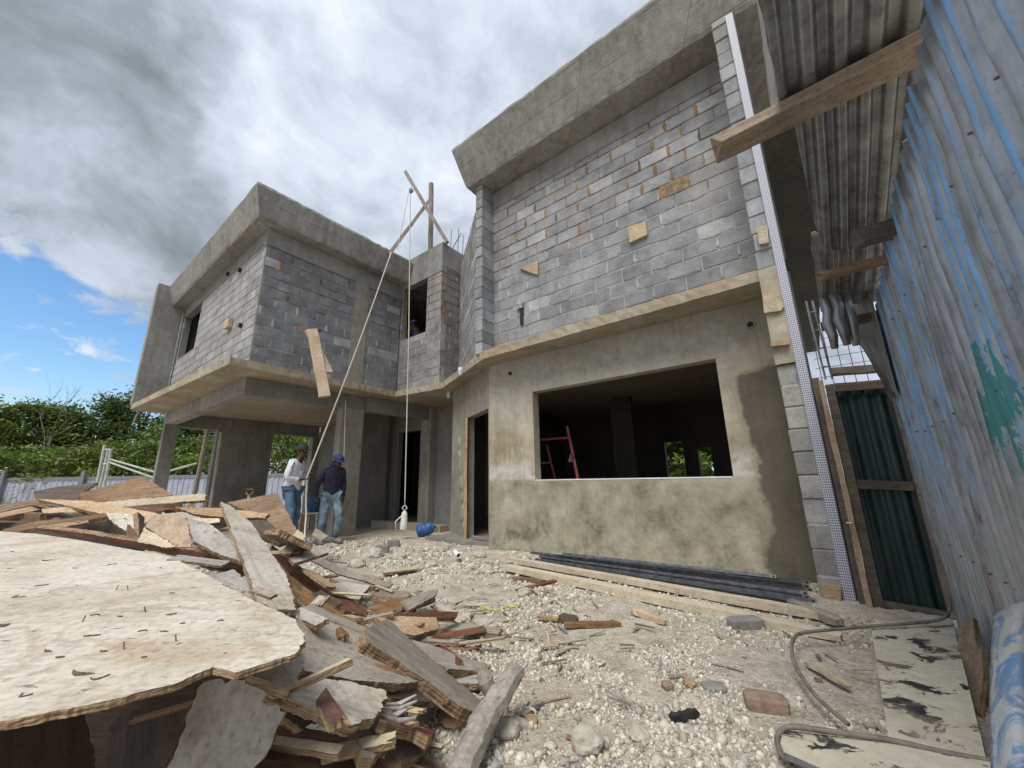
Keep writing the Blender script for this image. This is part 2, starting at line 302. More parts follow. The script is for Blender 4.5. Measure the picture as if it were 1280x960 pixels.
def groundmat():
    m, nt, b = newmat('rubble_ground'); g = G(nt); o = g.obj()
    n = g.noise(o, .7, 6, .6); n2 = g.noise(o, 6, 8, .7); n3 = g.noise(o, 45, 5, .75)
    c = g.ramp(n2, [(.3, (.3, .255, .19)), (.5, (.48, .435, .355)), (.66, (.62, .58, .5))])
    c = g.mix(g.rng(n, .5, .62, 0, .8), c, g.ramp(n2, [(.3, (.36, .29, .2)), (.7, (.53, .45, .335))]))
    c = g.mix(g.rng(g.noise(o, 1.9, 7, .65, .4), .56, .66, 0, .6), c, (.62, .59, .52))
    v = g.voro(o, 46.); vc = g.xyz(v.outputs['Color'])[0]
    peb = g.math('MULTIPLY', g.rng(v.outputs['Distance'], .5, .35), g.rng(vc, .35, .45))
    c = g.mix(g.math('MULTIPLY', peb, .75), c, g.ramp(vc, [(.4, (.33, .29, .23)), (.65, (.56, .525, .455)), (1., (.68, .65, .58))]))
    c = g.mix(1., c, g.ramp(n3, [(.3, (.72, .7, .68)), (.65, (1.1, 1.1, 1.1))]), 'MULTIPLY')
    g.put(b.inputs['Base Color'], c); b.inputs['Roughness'].default_value = .96
    g.bump(b, g.math('ADD', g.math('MULTIPLY', peb, .8), g.math('ADD', n3, n2)), .7, .018)
    return m
M['ground'] = groundmat()
def colored(name, rough=.95):
    m, nt, b = newmat(name); g = G(nt); o = g.obj()
    c = g.mix(1., g.attr('Col'), g.ramp(g.noise(o, 60, 5, .7), [(.3, (.72, .7, .67)), (.7, (1.2, 1.2, 1.2))]), 'MULTIPLY')
    g.put(b.inputs['Base Color'], c); b.inputs['Roughness'].default_value = rough; g.bump(b, g.noise(o, 90, 5, .7), .35, .006)
    return m
M['gravel'] = colored('gravel_stones')
def leafmat(name, lo, hi):
    m, nt, b = newmat(name); g = G(nt); o = g.obj()
    c = g.ramp(g.noise(o, .8, 4, .6), [(.35, lo), (.65, hi)])
    c = g.mix(1., c, g.ramp(g.noise(o, 9, 2, .6), [(.3, (.6, .62, .55)), (.7, (1.35, 1.3, 1.1))]), 'MULTIPLY')
    g.put(b.inputs['Base Color'], c); b.inputs['Roughness'].default_value = .55
    t = g.n('BsdfTranslucent'); g.put(t.inputs[0], c); mx = g.n('MixShader'); mx.inputs[0].default_value = .3
    nt.links.new(b.outputs[0], mx.inputs[1]); nt.links.new(t.outputs[0], mx.inputs[2])
    nt.links.new(mx.outputs[0], [n for n in nt.nodes if n.type == 'OUTPUT_MATERIAL'][0].inputs[0])
    return m
M['leaf_a'] = leafmat('bright_leaves', (.09, .165, .022), (.2, .31, .055))
M['leaf_b'] = leafmat('dark_leaves', (.04, .08, .018), (.085, .145, .032))
M['leaf_c'] = leafmat('olive_leaves', (.08, .115, .026), (.165, .2, .055))
M['bark'] = simple('grey_bark', (.16, .13, .1), .95, 0, .4, 8, .6)
def splash(name, base, blot, thr, scale, extra=None):
    m, nt, b = newmat(name); g = G(nt); o = g.obj()
    n = g.noise(o, scale, 9, .68, .4); n2 = g.noise(o, 14, 7, .7)
    c = g.ramp(n2, [(.3, tuple(x*.72 for x in base)), (.7, base)])
    c = g.mix(g.rng(g.noise(o, 3., 5, .6), .5, .7, 0, .5), c, tuple(x*f for x, f in zip(base, (.78, .72, .6))))
    if extra: c = g.mix(g.rng(g.noise(g.map(o, (1, 2.2, 1.4)), 4.2, 7, .65, 2.2), .46, .56), c, extra)
    c = g.mix(g.math('MULTIPLY', g.rng(n, thr, thr+.03), g.rng(g.noise(o, 38, 6, .75), .3, .38)), c, g.ramp(n2, [(.4, blot), (.75, tuple(min(1, x*2+.01) for x in blot))]))
    c = g.mix(g.rng(g.noise(o, 19, 7, .75), .58, .66, 0, .6), c, g.mix(.5, c, blot)); c = g.mix(g.rng(g.noise(o, 2.4, 8, .7), .5, .66, 0, .55), c, (.4, .35, .27))
    g.put(b.inputs['Base Color'], c); b.inputs['Roughness'].default_value = .6
    g.bump(b, g.math('ADD', n2, g.math('MULTIPLY', g.rng(n, thr, thr+.03), -.8)), .3, .006); return m
M['splash'] = splash('cream_paint_black_patches', (.62, .59, .47), (.012, .013, .018), .545, 6.)
M['bluewhite'] = splash('blue_white_swirled_paint', (.56, .58, .6), (.17, .06, .04), .72, 4., (.13, .26, .47))

# ------------------------------------------------------------------ mesh helpers
class MB:
    def __init__(s): s.v = []; s.f = []; s.m = []; s.c = []
    def add(s, vs, fs, mi=0, col=None):
        k = len(s.v); s.v += [tuple(p) for p in vs]
        for f in fs: s.f.append(tuple(i+k for i in f)); s.m.append(mi); s.c.append(col)
    def box(s, p0, p1, mi=0, col=None):
        x0, y0, z0 = (min(a, b) for a, b in zip(p0, p1)); x1, y1, z1 = (max(a, b) for a, b in zip(p0, p1))
        s.add([(x0, y0, z0), (x1, y0, z0), (x1, y1, z0), (x0, y1, z0), (x0, y0, z1), (x1, y0, z1), (x1, y1, z1), (x0, y1, z1)],
              [(0, 3, 2, 1), (4, 5, 6, 7), (0, 1, 5, 4), (1, 2, 6, 5), (2, 3, 7, 6), (3, 0, 4, 7)], mi, col)
    def bar(s, a, b, w, h, roll=0., mi=0, jit=0., nseg=1, col=None):
        """rectangular bar from a to b, w wide, h high"""
        a = Vector(a); b = Vector(b); d = (b-a).normalized(); r = d.cross(Vector((0, 0, 1)))
        if r.length < 1e-3: r = Vector((1, 0, 0))
        r.normalize(); u = r.cross(d); q = Matrix.Rotation(roll, 3, d); r = q@r; u = q@u
        vs = []; fs = []
        for i in range(nseg+1):
            p = a.lerp(b, i/nseg) + Vector([random.uniform(-jit, jit) for _ in range(3)])
            for sx, sy in ((-1, -1), (1, -1), (1, 1), (-1, 1)): vs.append(p + r*(sx*w/2 + random.uniform(-jit, jit)) + u*(sy*h/2 + random.uniform(-jit, jit)))
        for i in range(nseg):
            for k in range(4): fs.append((i*4+k, i*4+(k+1) % 4, i*4+4+(k+1) % 4, i*4+4+k))
        fs += [(3, 2, 1, 0), tuple(nseg*4+k for k in range(4))]
        s.add(vs, fs, mi, col)
    def tube(s, pts, r, n=8, mi=0, cap=True):
        pts = [Vector(p) for p in pts]; rs = r if isinstance(r, (list, tuple)) else [r]*len(pts)
        vs = []; fs = []; prev = None
        for i, p in enumerate(pts):
            d = (pts[min(i+1, len(pts)-1)] - pts[max(i-1, 0)]).normalized()
            x = d.cross(Vector((0, 0, 1))) if prev is None else prev - d*prev.dot(d)
            if x.length < 1e-4: x = d.cross(Vector((0, 1, 0)))
            x.normalize(); prev = x; y = d.cross(x)
            for k in range(n): a = 2*PI*k/n; vs.append(p + (x*math.cos(a) + y*math.sin(a))*rs[i])
        for i in range(len(pts)-1):
            for k in range(n): fs.append((i*n+k, i*n+(k+1) % n, (i+1)*n+(k+1) % n, (i+1)*n+k))
        if cap: fs += [tuple(range(n-1, -1, -1)), tuple((len(pts)-1)*n+k for k in range(n))]
        s.add(vs, fs, mi)
    def lathe(s, prof, n=20, mi=0, mat=None):
        vs = []; fs = []
        for r, z in prof:
            for k in range(n): a = 2*PI*k/n; vs.append((r*math.cos(a), r*math.sin(a), z))
        for i in range(len(prof)-1):
            for k in range(n): fs.append((i*n+k, i*n+(k+1) % n, (i+1)*n+(k+1) % n, (i+1)*n+k))
        if mat is not None: vs = [mat@Vector(p) for p in vs]
        s.add(vs, fs, mi)
def link(name, me, parent=None, matrix=None):
    o = bpy.data.objects.new(name, me); COL.objects.link(o)
    if parent: o.parent = parent
    if matrix is not None: o.matrix_local = matrix
    return o
def build(name, mb, mats, parent=None, matrix=None, smooth=False, fixn=True):
    """links the collected shapes as ONE object"""
    me = bpy.data.meshes.new(name); me.from_pydata([tuple(p) for p in mb.v], [], mb.f)
    if not isinstance(mats, (list, tuple)): mats = [mats]
    for m in mats: me.materials.append(m)
    me.polygons.foreach_set('material_index', mb.m)
    if any(c is not None for c in mb.c):
        at = me.color_attributes.new('Col', 'FLOAT_COLOR', 'CORNER'); arr = []
        for p, c in zip(me.polygons, mb.c):
            c = c or (1, 1, 1)
            arr += [c[0], c[1], c[2], 1.]*p.loop_total
        at.data.foreach_set('color', arr)
    if fixn:
        bm = bmesh.new(); bm.from_mesh(me); bmesh.ops.recalc_face_normals(bm, faces=bm.faces); bm.to_mesh(me); bm.free()
    if smooth: me.polygons.foreach_set('use_smooth', [True]*len(me.polygons))
    me.update()
    return link(name, me, parent, matrix)
def tag(o, label, cat, group=None, kind=None):
    if label: o['label'] = label
    if cat: o['category'] = cat
    if group: o['group'] = group
    if kind: o['kind'] = kind
    return o
def empty(name, matrix, label, cat, group=None):
    o = bpy.data.objects.new(name, None); COL.objects.link(o); o.matrix_world = matrix; o.empty_display_size = .2
    return tag(o, label, cat, group)
def T(p): return Matrix.Translation(Vector(p))
def RZ(a): return Matrix.Rotation(a, 4, 'Z')
def local(pts, mat):
    inv = mat.inverted(); return [inv@Vector(p) for p in pts]
def pick(c, k): return tuple(max(0, x*k) for x in c)
def nz(x, y, z=0.): return mnoise.noise(Vector((x, y, z)))

# ------------------------------------------------------------------ ground
def ground_h(x, y):
    u = D1[0]*x + D1[1]*y; v = D2[0]*x + D2[1]*y
    h = -.1*min(1, max(0, (u-2.5)/2.5)) - .05*min(1, max(0, (u-9)/5))
    far = min(1, max(0, (math.hypot(x, y)-9)/6)); near = 1-far
    h += near*(.03*nz(x*.8, y*.8) + .022*nz(x*2.3+5, y*2.3) + .012*nz(x*6, y*6+3)) - .12*far
    # heap of earth and chips under the scrap wood
    d = ((x+2.15)/1.0)**2 + ((y-2.35)/1.1)**2
    h += .36*math.exp(-d*1.5)
    d2 = ((x+3.6)/1.3)**2 + ((y-3.6)/1.0)**2
    h += .3*math.exp(-d2*1.3)
    if u < 4.3 and v > 4.3: h = min(h, .0)
    return h
def axis(lo, hi, step, far):
    a = list(np.arange(lo, hi+1e-6, step)); s = step; x = hi
    while x < far: s *= 1.35; x += s; a.append(x)
    s = step; x = lo
    while x > -far: s *= 1.35; x -= s; a.insert(0, x)
    return a
gx = axis(-6, 4.5, .06, 900); gy = axis(.2, 8.5, .06, 900)
gm = MB(); nx = len(gx)
gm.v = [(x, y, ground_h(x, y)) for y in gy for x in gx]
gm.f = [(j*nx+i, j*nx+i+1, (j+1)*nx+i+1, (j+1)*nx+i) for j in range(len(gy)-1) for i in range(nx-1)]
gm.m = [0]*len(gm.f); gm.c = [None]*len(gm.f)
tag(build('ground', gm, M['ground'], smooth=True, fixn=False), None, None, kind='structure')

# loose gravel: uncountable, one object
def stone_base(sub):
    bm = bmesh.new(); bmesh.ops.create_icosphere(bm, subdivisions=sub, radius=1.); v = np.array([p.co[:] for p in bm.verts]); f = np.array([[q.index for q in p.verts] for p in bm.faces]); bm.free(); return v, f
def gravel():
    V = []; Fc = []; Cc = []; off = 0
    bases = {s: stone_base(s) for s in (1, 2)}
    spots = []
    BARE = [(at_z(585, 742, 0), .55, .6), (at_z(770, 795, 0), .55, .3), (at_z(950, 830, 0), .35, .35), (at_z(700, 870, 0), .22, .16)]
    def sow(n, x0, x1, y0, y1, rlo, rhi, pw, thr):
        for _ in range(n):
            x = random.uniform(x0, x1); y = random.uniform(y0, y1)
            u, v, _z = UV((x, y, 0))
            if (v > 4.85 and u < 4.3) or u < -.45 or (u > 4.3 and v > 5.6): continue
            if nz(x*1.1+9, y*1.1) + .35*nz(x*4, y*4) > thr: continue
            if any(((x-q.x)/a_)**2+((y-q.y)/b_)**2 < random.uniform(.3, 1.2) for q, a_, b_ in BARE): continue
            r = rlo + (rhi-rlo)*random.random()**pw
            spots.append((x, y, r))
    sow(19000, -.6, 1.75, 1.45, 2.7, .0026, .0125, 3.4, .12)
    sow(19000, -1.4, 2.6, 2.4, 4., .0028, .015, 3.8, .08)
    sow(16000, -3., 3.2, 3.6, 6.6, .004, .024, 4.5, .05)
    sow(9000, -3., 3.2, 1.45, 6., .0026, .008, 3., .6)
    sow(4200, -5., .3, 5., 8.2, .007, .036, 4., .2)
    sow(170, -.6, 1.7, 1.45, 2.1, .013, .03, 2.5, .3)
    sow(90, -1.2, 2.2, 2.1, 4.2, .012, .028, 2.5, .1)
    for x, y, r in spots:
        b, f = bases[2 if r*F/math.hypot(x, y) > 7 else 1]
        v = np.sign(b)*np.abs(b)**rng.uniform(.5, .9); v = v*(1+rng.uniform(-.34, .3, (len(b), 1))) * (r*rng.uniform(.55, 1.3, 3))
        a = rng.uniform(0, 6.28); t = rng.uniform(-1.2, 1.2); ca, sa, ct, s_t = math.cos(a), math.sin(a), math.cos(t), math.sin(t)
        R = np.array([[ca, -sa, 0], [sa, ca, 0], [0, 0, 1]])@np.array([[1, 0, 0], [0, ct, -s_t], [0, s_t, ct]])
        v = v@R.T + np.array([x, y, ground_h(x, y)+r*.25])
        V.append(v); Fc.append(f+off); off += len(v)
        k = rng.uniform(.75, 1.25); q = rng.random()
        base = (.58, .55, .475) if q < .66 else (.44, .39, .31) if q < .85 else (.31, .3, .28) if q < .97 else (.3, .22, .15)
        Cc.append(np.tile(np.array([*(c*k for c in base), 1.]), (len(f), 1)))
    V = np.concatenate(V); Fc = np.concatenate(Fc); Cc = np.concatenate(Cc)
    me = bpy.data.meshes.new('gravel'); me.vertices.add(len(V)); me.vertices.foreach_set('co', V.ravel())
    me.loops.add(Fc.size); me.loops.foreach_set('vertex_index', Fc.ravel().astype(np.int32))
    me.polygons.add(len(Fc)); me.polygons.foreach_set('loop_start', np.arange(0, Fc.size, 3, dtype=np.int32)); me.polygons.foreach_set('loop_total', np.full(len(Fc), 3, dtype=np.int32))
    me.update(calc_edges=True); me.materials.append(M['gravel'])
    at = me.color_attributes.new('Col', 'FLOAT_COLOR', 'CORNER'); at.data.foreach_set('color', np.repeat(Cc, 3, axis=0).ravel())
    tag(link('gravel', me), 'pale limestone gravel and rubble chips strewn over the yard', 'gravel', kind='stuff')
gravel()

# ------------------------------------------------------------------ the house, all parts in the house's own frame: x = -u, y = v
house = empty('unfinished_house', RZ(THETA), 'unfinished two storey grey concrete block house with flared flat roof edges', 'house')
def H(u, v, z): return Vector((-u, v, z))
def hb(name, boxes, mat, label=None):
    mb = MB()
    for (u0, v0, z0, u1, v1, z1) in boxes: mb.box((-u0, v0, z0), (-u1, v1, z1))
    o = build(name, mb, mat, house)
    if label: o['label'] = label
    return o
def wall(name, p0, p1, z0, z1, th, mat, holes=(), flip=False, parent=house):
    """a wall from p0 to p1 (u, v), th thick towards the back, with rectangular holes (s0, s1, z0, z1)"""
    a = Vector((-p0[0], p0[1], 0)); b = Vector((-p1[0], p1[1], 0)); d = (b-a); L = d.length; d.normalize(); n = Vector((-d.y, d.x, 0))
    if flip: n = -n
    S = sorted({0., L, *[h[0] for h in holes], *[h[1] for h in holes]}); Z = sorted({z0, z1, *[h[2] for h in holes], *[h[3] for h in holes]})
    S = [s for s in S if 0 <= s <= L]; Z = [z for z in Z if z0 <= z <= z1]
    def solid(i, j):
        if i < 0 or j < 0 or i >= len(S)-1 or j >= len(Z)-1: return False
        s = (S[i]+S[i+1])/2; z = (Z[j]+Z[j+1])/2
        return not any(h[0] < s < h[1] and h[2] < z < h[3] for h in holes)
    mb = MB()
    P = lambda s, t, z: a + d*s + n*t + Vector((0, 0, z))
    for i in range(len(S)-1):
        for j in range(len(Z)-1):
            if not solid(i, j): continue
            s0, s1, c0, c1 = S[i], S[i+1], Z[j], Z[j+1]
            q = lambda *pp: mb.add(pp, [(0, 1, 2, 3)])
            q(P(s0, 0, c0), P(s1, 0, c0), P(s1, 0, c1), P(s0, 0, c1)); q(P(s0, th, c0), P(s0, th, c1), P(s1, th, c1), P(s1, th, c0))
            if not solid(i-1, j): q(P(s0, 0, c0), P(s0, 0, c1), P(s0, th, c1), P(s0, th, c0))
            if not solid(i+1, j): q(P(s1, 0, c0), P(s1, th, c0), P(s1, th, c1), P(s1, 0, c1))
            if not solid(i, j-1): q(P(s0, 0, c0), P(s0, th, c0), P(s1, th, c0), P(s1, 0, c0))
            if not solid(i, j+1): q(P(s0, 0, c1), P(s1, 0, c1), P(s1, th, c1), P(s0, th, c1))
    me_mb = mb
    o = build(name, me_mb, mat, parent)
    bm = bmesh.new(); bm.from_mesh(o.data); bmesh.ops.remove_doubles(bm, verts=bm.verts, dist=1e-4); bmesh.ops.recalc_face_normals(bm, faces=bm.faces); bm.to_mesh(o.data); bm.free()
    return o
CH, BL, JT = .2077, .4154, .016
BLUE = (.262, .272, .29)
def blocks(name, p0, p1, z0, z1, holes=(), flip=False, base=BLUE, th=.15, orange=None, smear=.5, slurry=0., parent=house):
    """a wall of single blocks laid in running bond, with mortar behind the joints and smears over some of them"""
    a = Vector((-p0[0], p0[1], 0)); b = Vector((-p1[0], p1[1], 0)); d = (b-a); L = d.length; d.normalize(); n = Vector((-d.y, d.x, 0))
    if flip: n = -n
    P = lambda s, t, z: a + d*s + n*t + Vector((0, 0, z))
    mb = MB(); k = 0; z = z0
    while z < z1-.03:
        zt = min(z+CH, z1); s = -BL*(.5 if k % 2 else 0.) - .13
        while s < L:
            s0, s1 = max(s, 0)+JT/2, min(s+BL, L)-JT/2; pieces = [(s0, s1)]
            for h in holes:
                if zt-.05 > h[2] and z+.05 < h[3]:
                    np_ = []
                    for q0, q1 in pieces:
                        if q1 <= h[0] or q0 >= h[1]: np_.append((q0, q1)); continue
                        if q0 < h[0]: np_.append((q0, h[0]))
                        if q1 > h[1]: np_.append((h[1], q1))
                    pieces = np_
            for q0, q1 in pieces:
                if q1-q0 < .03: continue
                o = random.gauss(0, .0022)*(1-slurry*.7); c = pick(base, random.uniform(.86, 1.13) if not slurry else random.uniform(.9, 1.1))
                if random.random() < .06: c = pick((.34, .35, .36), random.uniform(.9, 1.2))
                if random.random() < .02: c = pick((.25, .24, .238), random.uniform(.8, 1.15))
                zb, zz = z+JT/2, zt-JT/2; e = .006; j = lambda: random.uniform(-.003, .003)
                vs = [P(q0+j(), .05, zb), P(q1+j(), .05, zb), P(q1, .05, zz), P(q0, .05, zz), P(q0+j(), o+e, zb+j()), P(q1+j(), o+e, zb+j()), P(q1+j(), o+e, zz+j()), P(q0+j(), o+e, zz+j()),
                      P(q0+e, o, zb+e), P(q1-e, o, zb+e), P(q1-e, o, zz-e), P(q0+e, o, zz-e)]
                mb.add(vs, [(8, 9, 10, 11), (4, 5, 9, 8), (5, 6, 10, 9), (6, 7, 11, 10), (7, 4, 8, 11), (0, 1, 5, 4), (1, 2, 6, 5), (2, 3, 7, 6), (3, 0, 4, 7)], 0, c)
                # mortar squeezed out of the upright joint
                if random.random() < smear and q1 < L-.1 and not any(h[0]-.08 < q1 < h[1]+.08 and h[2]-.1 < z < h[3]+.1 for h in holes):
                    og = orange is not None and z > orange + random.uniform(-.15, .15)
                    cc = pick((.27, .165, .08), random.uniform(.55, 1.25)) if og else pick((.41, .41, .39), random.uniform(.75, 1.15))
                    if og and random.random() < .1: cc = pick((.08, .07, .06), 1)
                    w = random.uniform(.011, .026)*(1.35 if og else 1); hh = random.uniform(.06, .1); cx = q1+JT/2; cz = (zb+zz)/2 + random.uniform(-.02, .02); m_ = 11
                    ring = [P(cx+w*math.copysign(abs(math.cos(t))**.7, math.cos(t))*random.uniform(.6, 1.15), -.0035+o, cz+hh*math.copysign(abs(math.sin(t))**.6, math.sin(t))*random.uniform(.75, 1.1)) for t in [2*PI*i/m_ for i in range(m_)]]
                    base_r = [P(cx + (p-P(cx, 0, 0)).dot(d)*1.25, .006, p.z) for p in ring]
                    mb.add(ring+base_r, [tuple(range(m_))] + [(i, (i+1) % m_, m_+(i+1) % m_, m_+i) for i in range(m_)], 0, cc)
                # thin fin of mortar along the bed joint
                if random.random() < .55:
                    og = orange is not None and z > orange
                    cc = pick((.2, .145, .1), random.uniform(.6, 1.2)) if og else pick((.37, .365, .34), random.uniform(.75, 1.15))
                    f0 = q0+(q1-q0)*random.uniform(0, .4); f1 = f0+(q1-f0)*random.uniform(.4, 1); zc = zb-JT/2
                    mb.add([P(f0, -.002, zc), P((f0+f1)/2, -.003, zc-random.uniform(.003, .009)), P(f1, -.002, zc), P((f0+f1)/2, -.003, zc+random.uniform(.003, .01)), P((f0+f1)/2, .03, zc)],
                           [(0, 1, 3), (1, 2, 3), (0, 4, 1), (1, 4, 2), (2, 4, 3), (3, 4, 0)], 0, cc)
            s += BL
        z += CH; k += 1
    o = build(name, mb, M['block'], parent)
    wall('mortar_backing', (p0[0], p0[1]), (p1[0], p1[1]), z0, z1, th, M['mortar'] if not slurry else M['render'], holes, flip, parent=o).location = n*.006
    return o
def loft(name, rings, mat, closed=False, jit=.0, seg=None, smooth=False, parent=house):
    """surface through rings of points (all of one length), ends capped"""
    mb = MB(); rr = []
    for r in rings:
        if seg:
            out = []
            for p, q in zip(r[:-1], r[1:]):
                out += [Vector(p).lerp(Vector(q), i/seg) for i in range(seg)]
            out.append(Vector(r[-1])); r = out
        rr.append(r)
    N = len(rr[0]); R = len(rr)
    vs = []
    for r in rr:
        for p in r: vs.append(Vector(p) + Vector([random.uniform(-jit, jit) for _ in range(3)]))
    fs = []
    for i in range(R):
        j = (i+1) % R
        for k in range(N-1): fs.append((i*N+k, i*N+k+1, j*N+k+1, j*N+k))
    fs += [tuple(i*N for i in range(R)), tuple(i*N+N-1 for i in range(R))]
    mb.add(vs, fs); return build(name, mb, mat, parent, smooth=smooth)
def plate_poly(name, pts, z0, z1, mat, jit=.006, step=.1, parent=house):
    """horizontal plate of any outline with a slightly broken edge"""
    out = []
    for p, q in zip(pts, pts[1:]+pts[:1]):
        p = Vector((-p[0], p[1])); q = Vector((-q[0], q[1])); k = max(1, int((q-p).length/step)) if (q-p).length < 9 else 4
        for i in range(k):
            r = p.lerp(q, i/k); out.append((r.x+random.uniform(-jit, jit), r.y+random.uniform(-jit, jit)))
    n = len(out); mb = MB(); zm = (z0+z1)/2
    vs = [(x, y, z0+random.uniform(-jit, jit)*.6) for x, y in out] + [(x+random.uniform(-jit, jit)*1.3, y+random.uniform(-jit, jit)*1.3, zm) for x, y in out] + [(x, y, z1+random.uniform(-jit, jit)*.6) for x, y in out]
    fs = [tuple(range(n-1, -1, -1)), tuple(range(2*n, 3*n))] + [(r*n+i, r*n+(i+1) % n, (r+1)*n+(i+1) % n, (r+1)*n+i) for r in (0, 1) for i in range(n)]
    mb.add(vs, fs); o = build(name, mb, mat, parent)
    bm = bmesh.new(); bm.from_mesh(o.data); bmesh.ops.triangulate(bm, faces=[f for f in bm.faces if len(f.verts) > 4]); bm.to_mesh(o.data); bm.free()
    return o
SOF, TOP = 2.978, 3.115
# --- ground floor of the main block
WIN = (3.42, .76, .985, 2.365)
pw = wall('plaster_wall', (4.34, 4.957), (.165, 4.957), -.35, 2.975, .16, M['plaster'], [(4.34-WIN[0], 4.34-WIN[1], WIN[2], WIN[3])])
sill = MB(); sill.box((-WIN[0]+.006, 4.953, WIN[2]-.002), (-WIN[1]-.006, 5.12, WIN[2]+.014)); build('window_sill', sill, M['white'], house)
# chamfered wall with the doorway
cdir = Vector((1.97, 1.0)).normalized(); CP0 = (4.345, 4.962); CL = 2.2
CP = lambda s: (CP0[0]+cdir.x*s, CP0[1]+cdir.y*s)
DO = (.04, 1.2)
wall('chamfer_wall', CP0, CP(CL), -.3, 2.975, .16, M['cast'], [(DO[0], DO[1], -.4, 2.22)], flip=True)
mb = MB(); a = CP(.8); b = CP(.9); nb = Vector((-cdir.y, cdir.x))
for z0, z1 in ((-.08, 2.2),): mb.bar(H(CP(1.15)[0], CP(1.15)[1]-.02, z0), H(CP(1.15)[0], CP(1.15)[1]-.02, z1), .05, .14, .6, jit=.004, nseg=4)
build('door_jamb_board', mb, M['tan'], house)
for i in range(7):
    q_ = 1.3+.06*i; z = .15+.27*i; p = CP(q_); r = random.uniform(.06, .1); mb = MB()
    v, f = stone_base(2); mb.add([(-p[0]+q[0]*r, p[1]+q[1]*r*.35, z+q[2]*r*1.6) for q in v*(1+rng.uniform(-.2, .2, (len(v), 1)))], [tuple(t) for t in f])
    build('render_lump', mb, M['cast'], house)
# --- first floor slab with its broken pale edge
SL = [(.14, 4.5), (4.12, 4.57), (6.25, 5.56), (7.72, 5.4), (7.565, 1.985), (14.1, 1.73), (14.3, 2.2), (14.3, 11.8), (.0, 11.8), (.0, 4.97), (.14, 4.97)]
plate_poly('floor_slab', SL, SOF, TOP, M['slab'], .007, .07)
# --- upper floor of the main block
blocks('block_wall', (4.36, 4.957), (.165, 4.957), TOP, 6.15, orange=4.75, smear=.62)
hb('roof_beam', [(4.36, 4.953, 6.153, .165, 5.107, 6.52)], M['concrete'])
# pilasters at both ends of the block wall
def pil(name, u0, u1, v0, z0, z1, cast=None):
    mb = MB(); z = z0; k = 0
    while z < z1-.02:
        zt = min(z+CH, z1)
        if not (cast and cast[0] <= z < cast[1]):
            o = random.gauss(0, .006); x = random.gauss(0, .004); c = pick(BLUE if z > 2.9 else (.3, .3, .285), random.uniform(.85, 1.35)); e = .007
            x0, x1 = -u0+x, -u1+x; ya, yb = v0+o, 4.955; b0, b1 = z+.006, zt-.006
            mb.add([(x0+e, ya, b0+e), (x1-e, ya, b0+e), (x1-e, ya, b1-e), (x0+e, ya, b1-e), (x0, ya+e, b0), (x1, ya+e, b0), (x1, ya+e, b1), (x0, ya+e, b1), (x0, yb, b0), (x1, yb, b0), (x1, yb, b1), (x0, yb, b1)],
                   [(0, 1, 2, 3), (4, 5, 1, 0), (5, 6, 2, 1), (6, 7, 3, 2), (7, 4, 0, 3), (4, 8, 9, 5), (5, 9, 10, 6), (6, 10, 11, 7), (7, 11, 8, 4)], 0, c)
        z = zt; k += 1
    o = build(name, mb, M['block'], house)
    mc = MB(); mc.box((-u0+.012, v0+.014, z0), (-u1-.012, 4.95, z1)); build('mortar_core', mc, M['mortar'], o)
    return o
pil('block_pilaster', 4.385, 4.22, 4.63, TOP, 6.53)
pil('block_pilaster', .165, -.0, 4.42, -.25, 2.03); pil('block_pilaster', .165, -.0, 4.42, 3.065, 6.5)
hb('cast_band', [(.17, 4.405, 2.04, .0, 4.952, 3.06)], M['slab'])
hb('end_wall', [(-.001, 4.44, -.3, -.085, 11.8, 2.976)], M['shade_conc']); hb('end_wall', [(-.001, 4.44, 3.118, -.085, 11.8, 6.5)], M['shade_conc'])  # wall coloured near-black to paint in the shade of the house side
mb = MB(); mb.box((-.012, 4.398, .0), (.06, 4.404, 6.45)); mb.box((.0605, 4.399, .0), (.066, 4.437, 6.45)); build('corner_bead', mb, M['bead'], house)
# flared roof edges: soffit, canted face, top
def cornice(name, path, s_in, s_low, s_top, zs, zt, mat, rough=.008, seg=40):
    """path: plan points with an outward direction each; offsets give soffit edge, lower lip and upper lip"""
    R = []
    for off, z in ((s_in, zs), (s_low, zs), (s_low+.03, zs+.05), (s_top, zt-.06), (s_top-.015, zt), (s_top-.35, zt+.01), (s_in, zs+.3)):
        R.append([H(p[0]+o[0]*off, p[1]+o[1]*off, z) for p, o in path])
    return loft(name, R, mat, jit=rough, seg=seg)
cornice('roof_edge', [((-.085, 11.7), (-.55, 0)), ((-.085, 4.957), (-.55, -1)), ((4.385, 4.957), (.35, -1)), ((4.385, 9.), (.35, 0))], -.05, .42, .74, 6.54, 7.3, M['formed'])
hb('roof_slab', [(4.3, 5.0, 6.55, -.085, 11.8, 6.7)], M['concrete'])
hb('sky_gap_filler', [(-.086, 4.75, 5.02, -.66, 16., 5.12)], M['shade_conc'])  # added slab that fills the sky gap with dark; not a real canopy
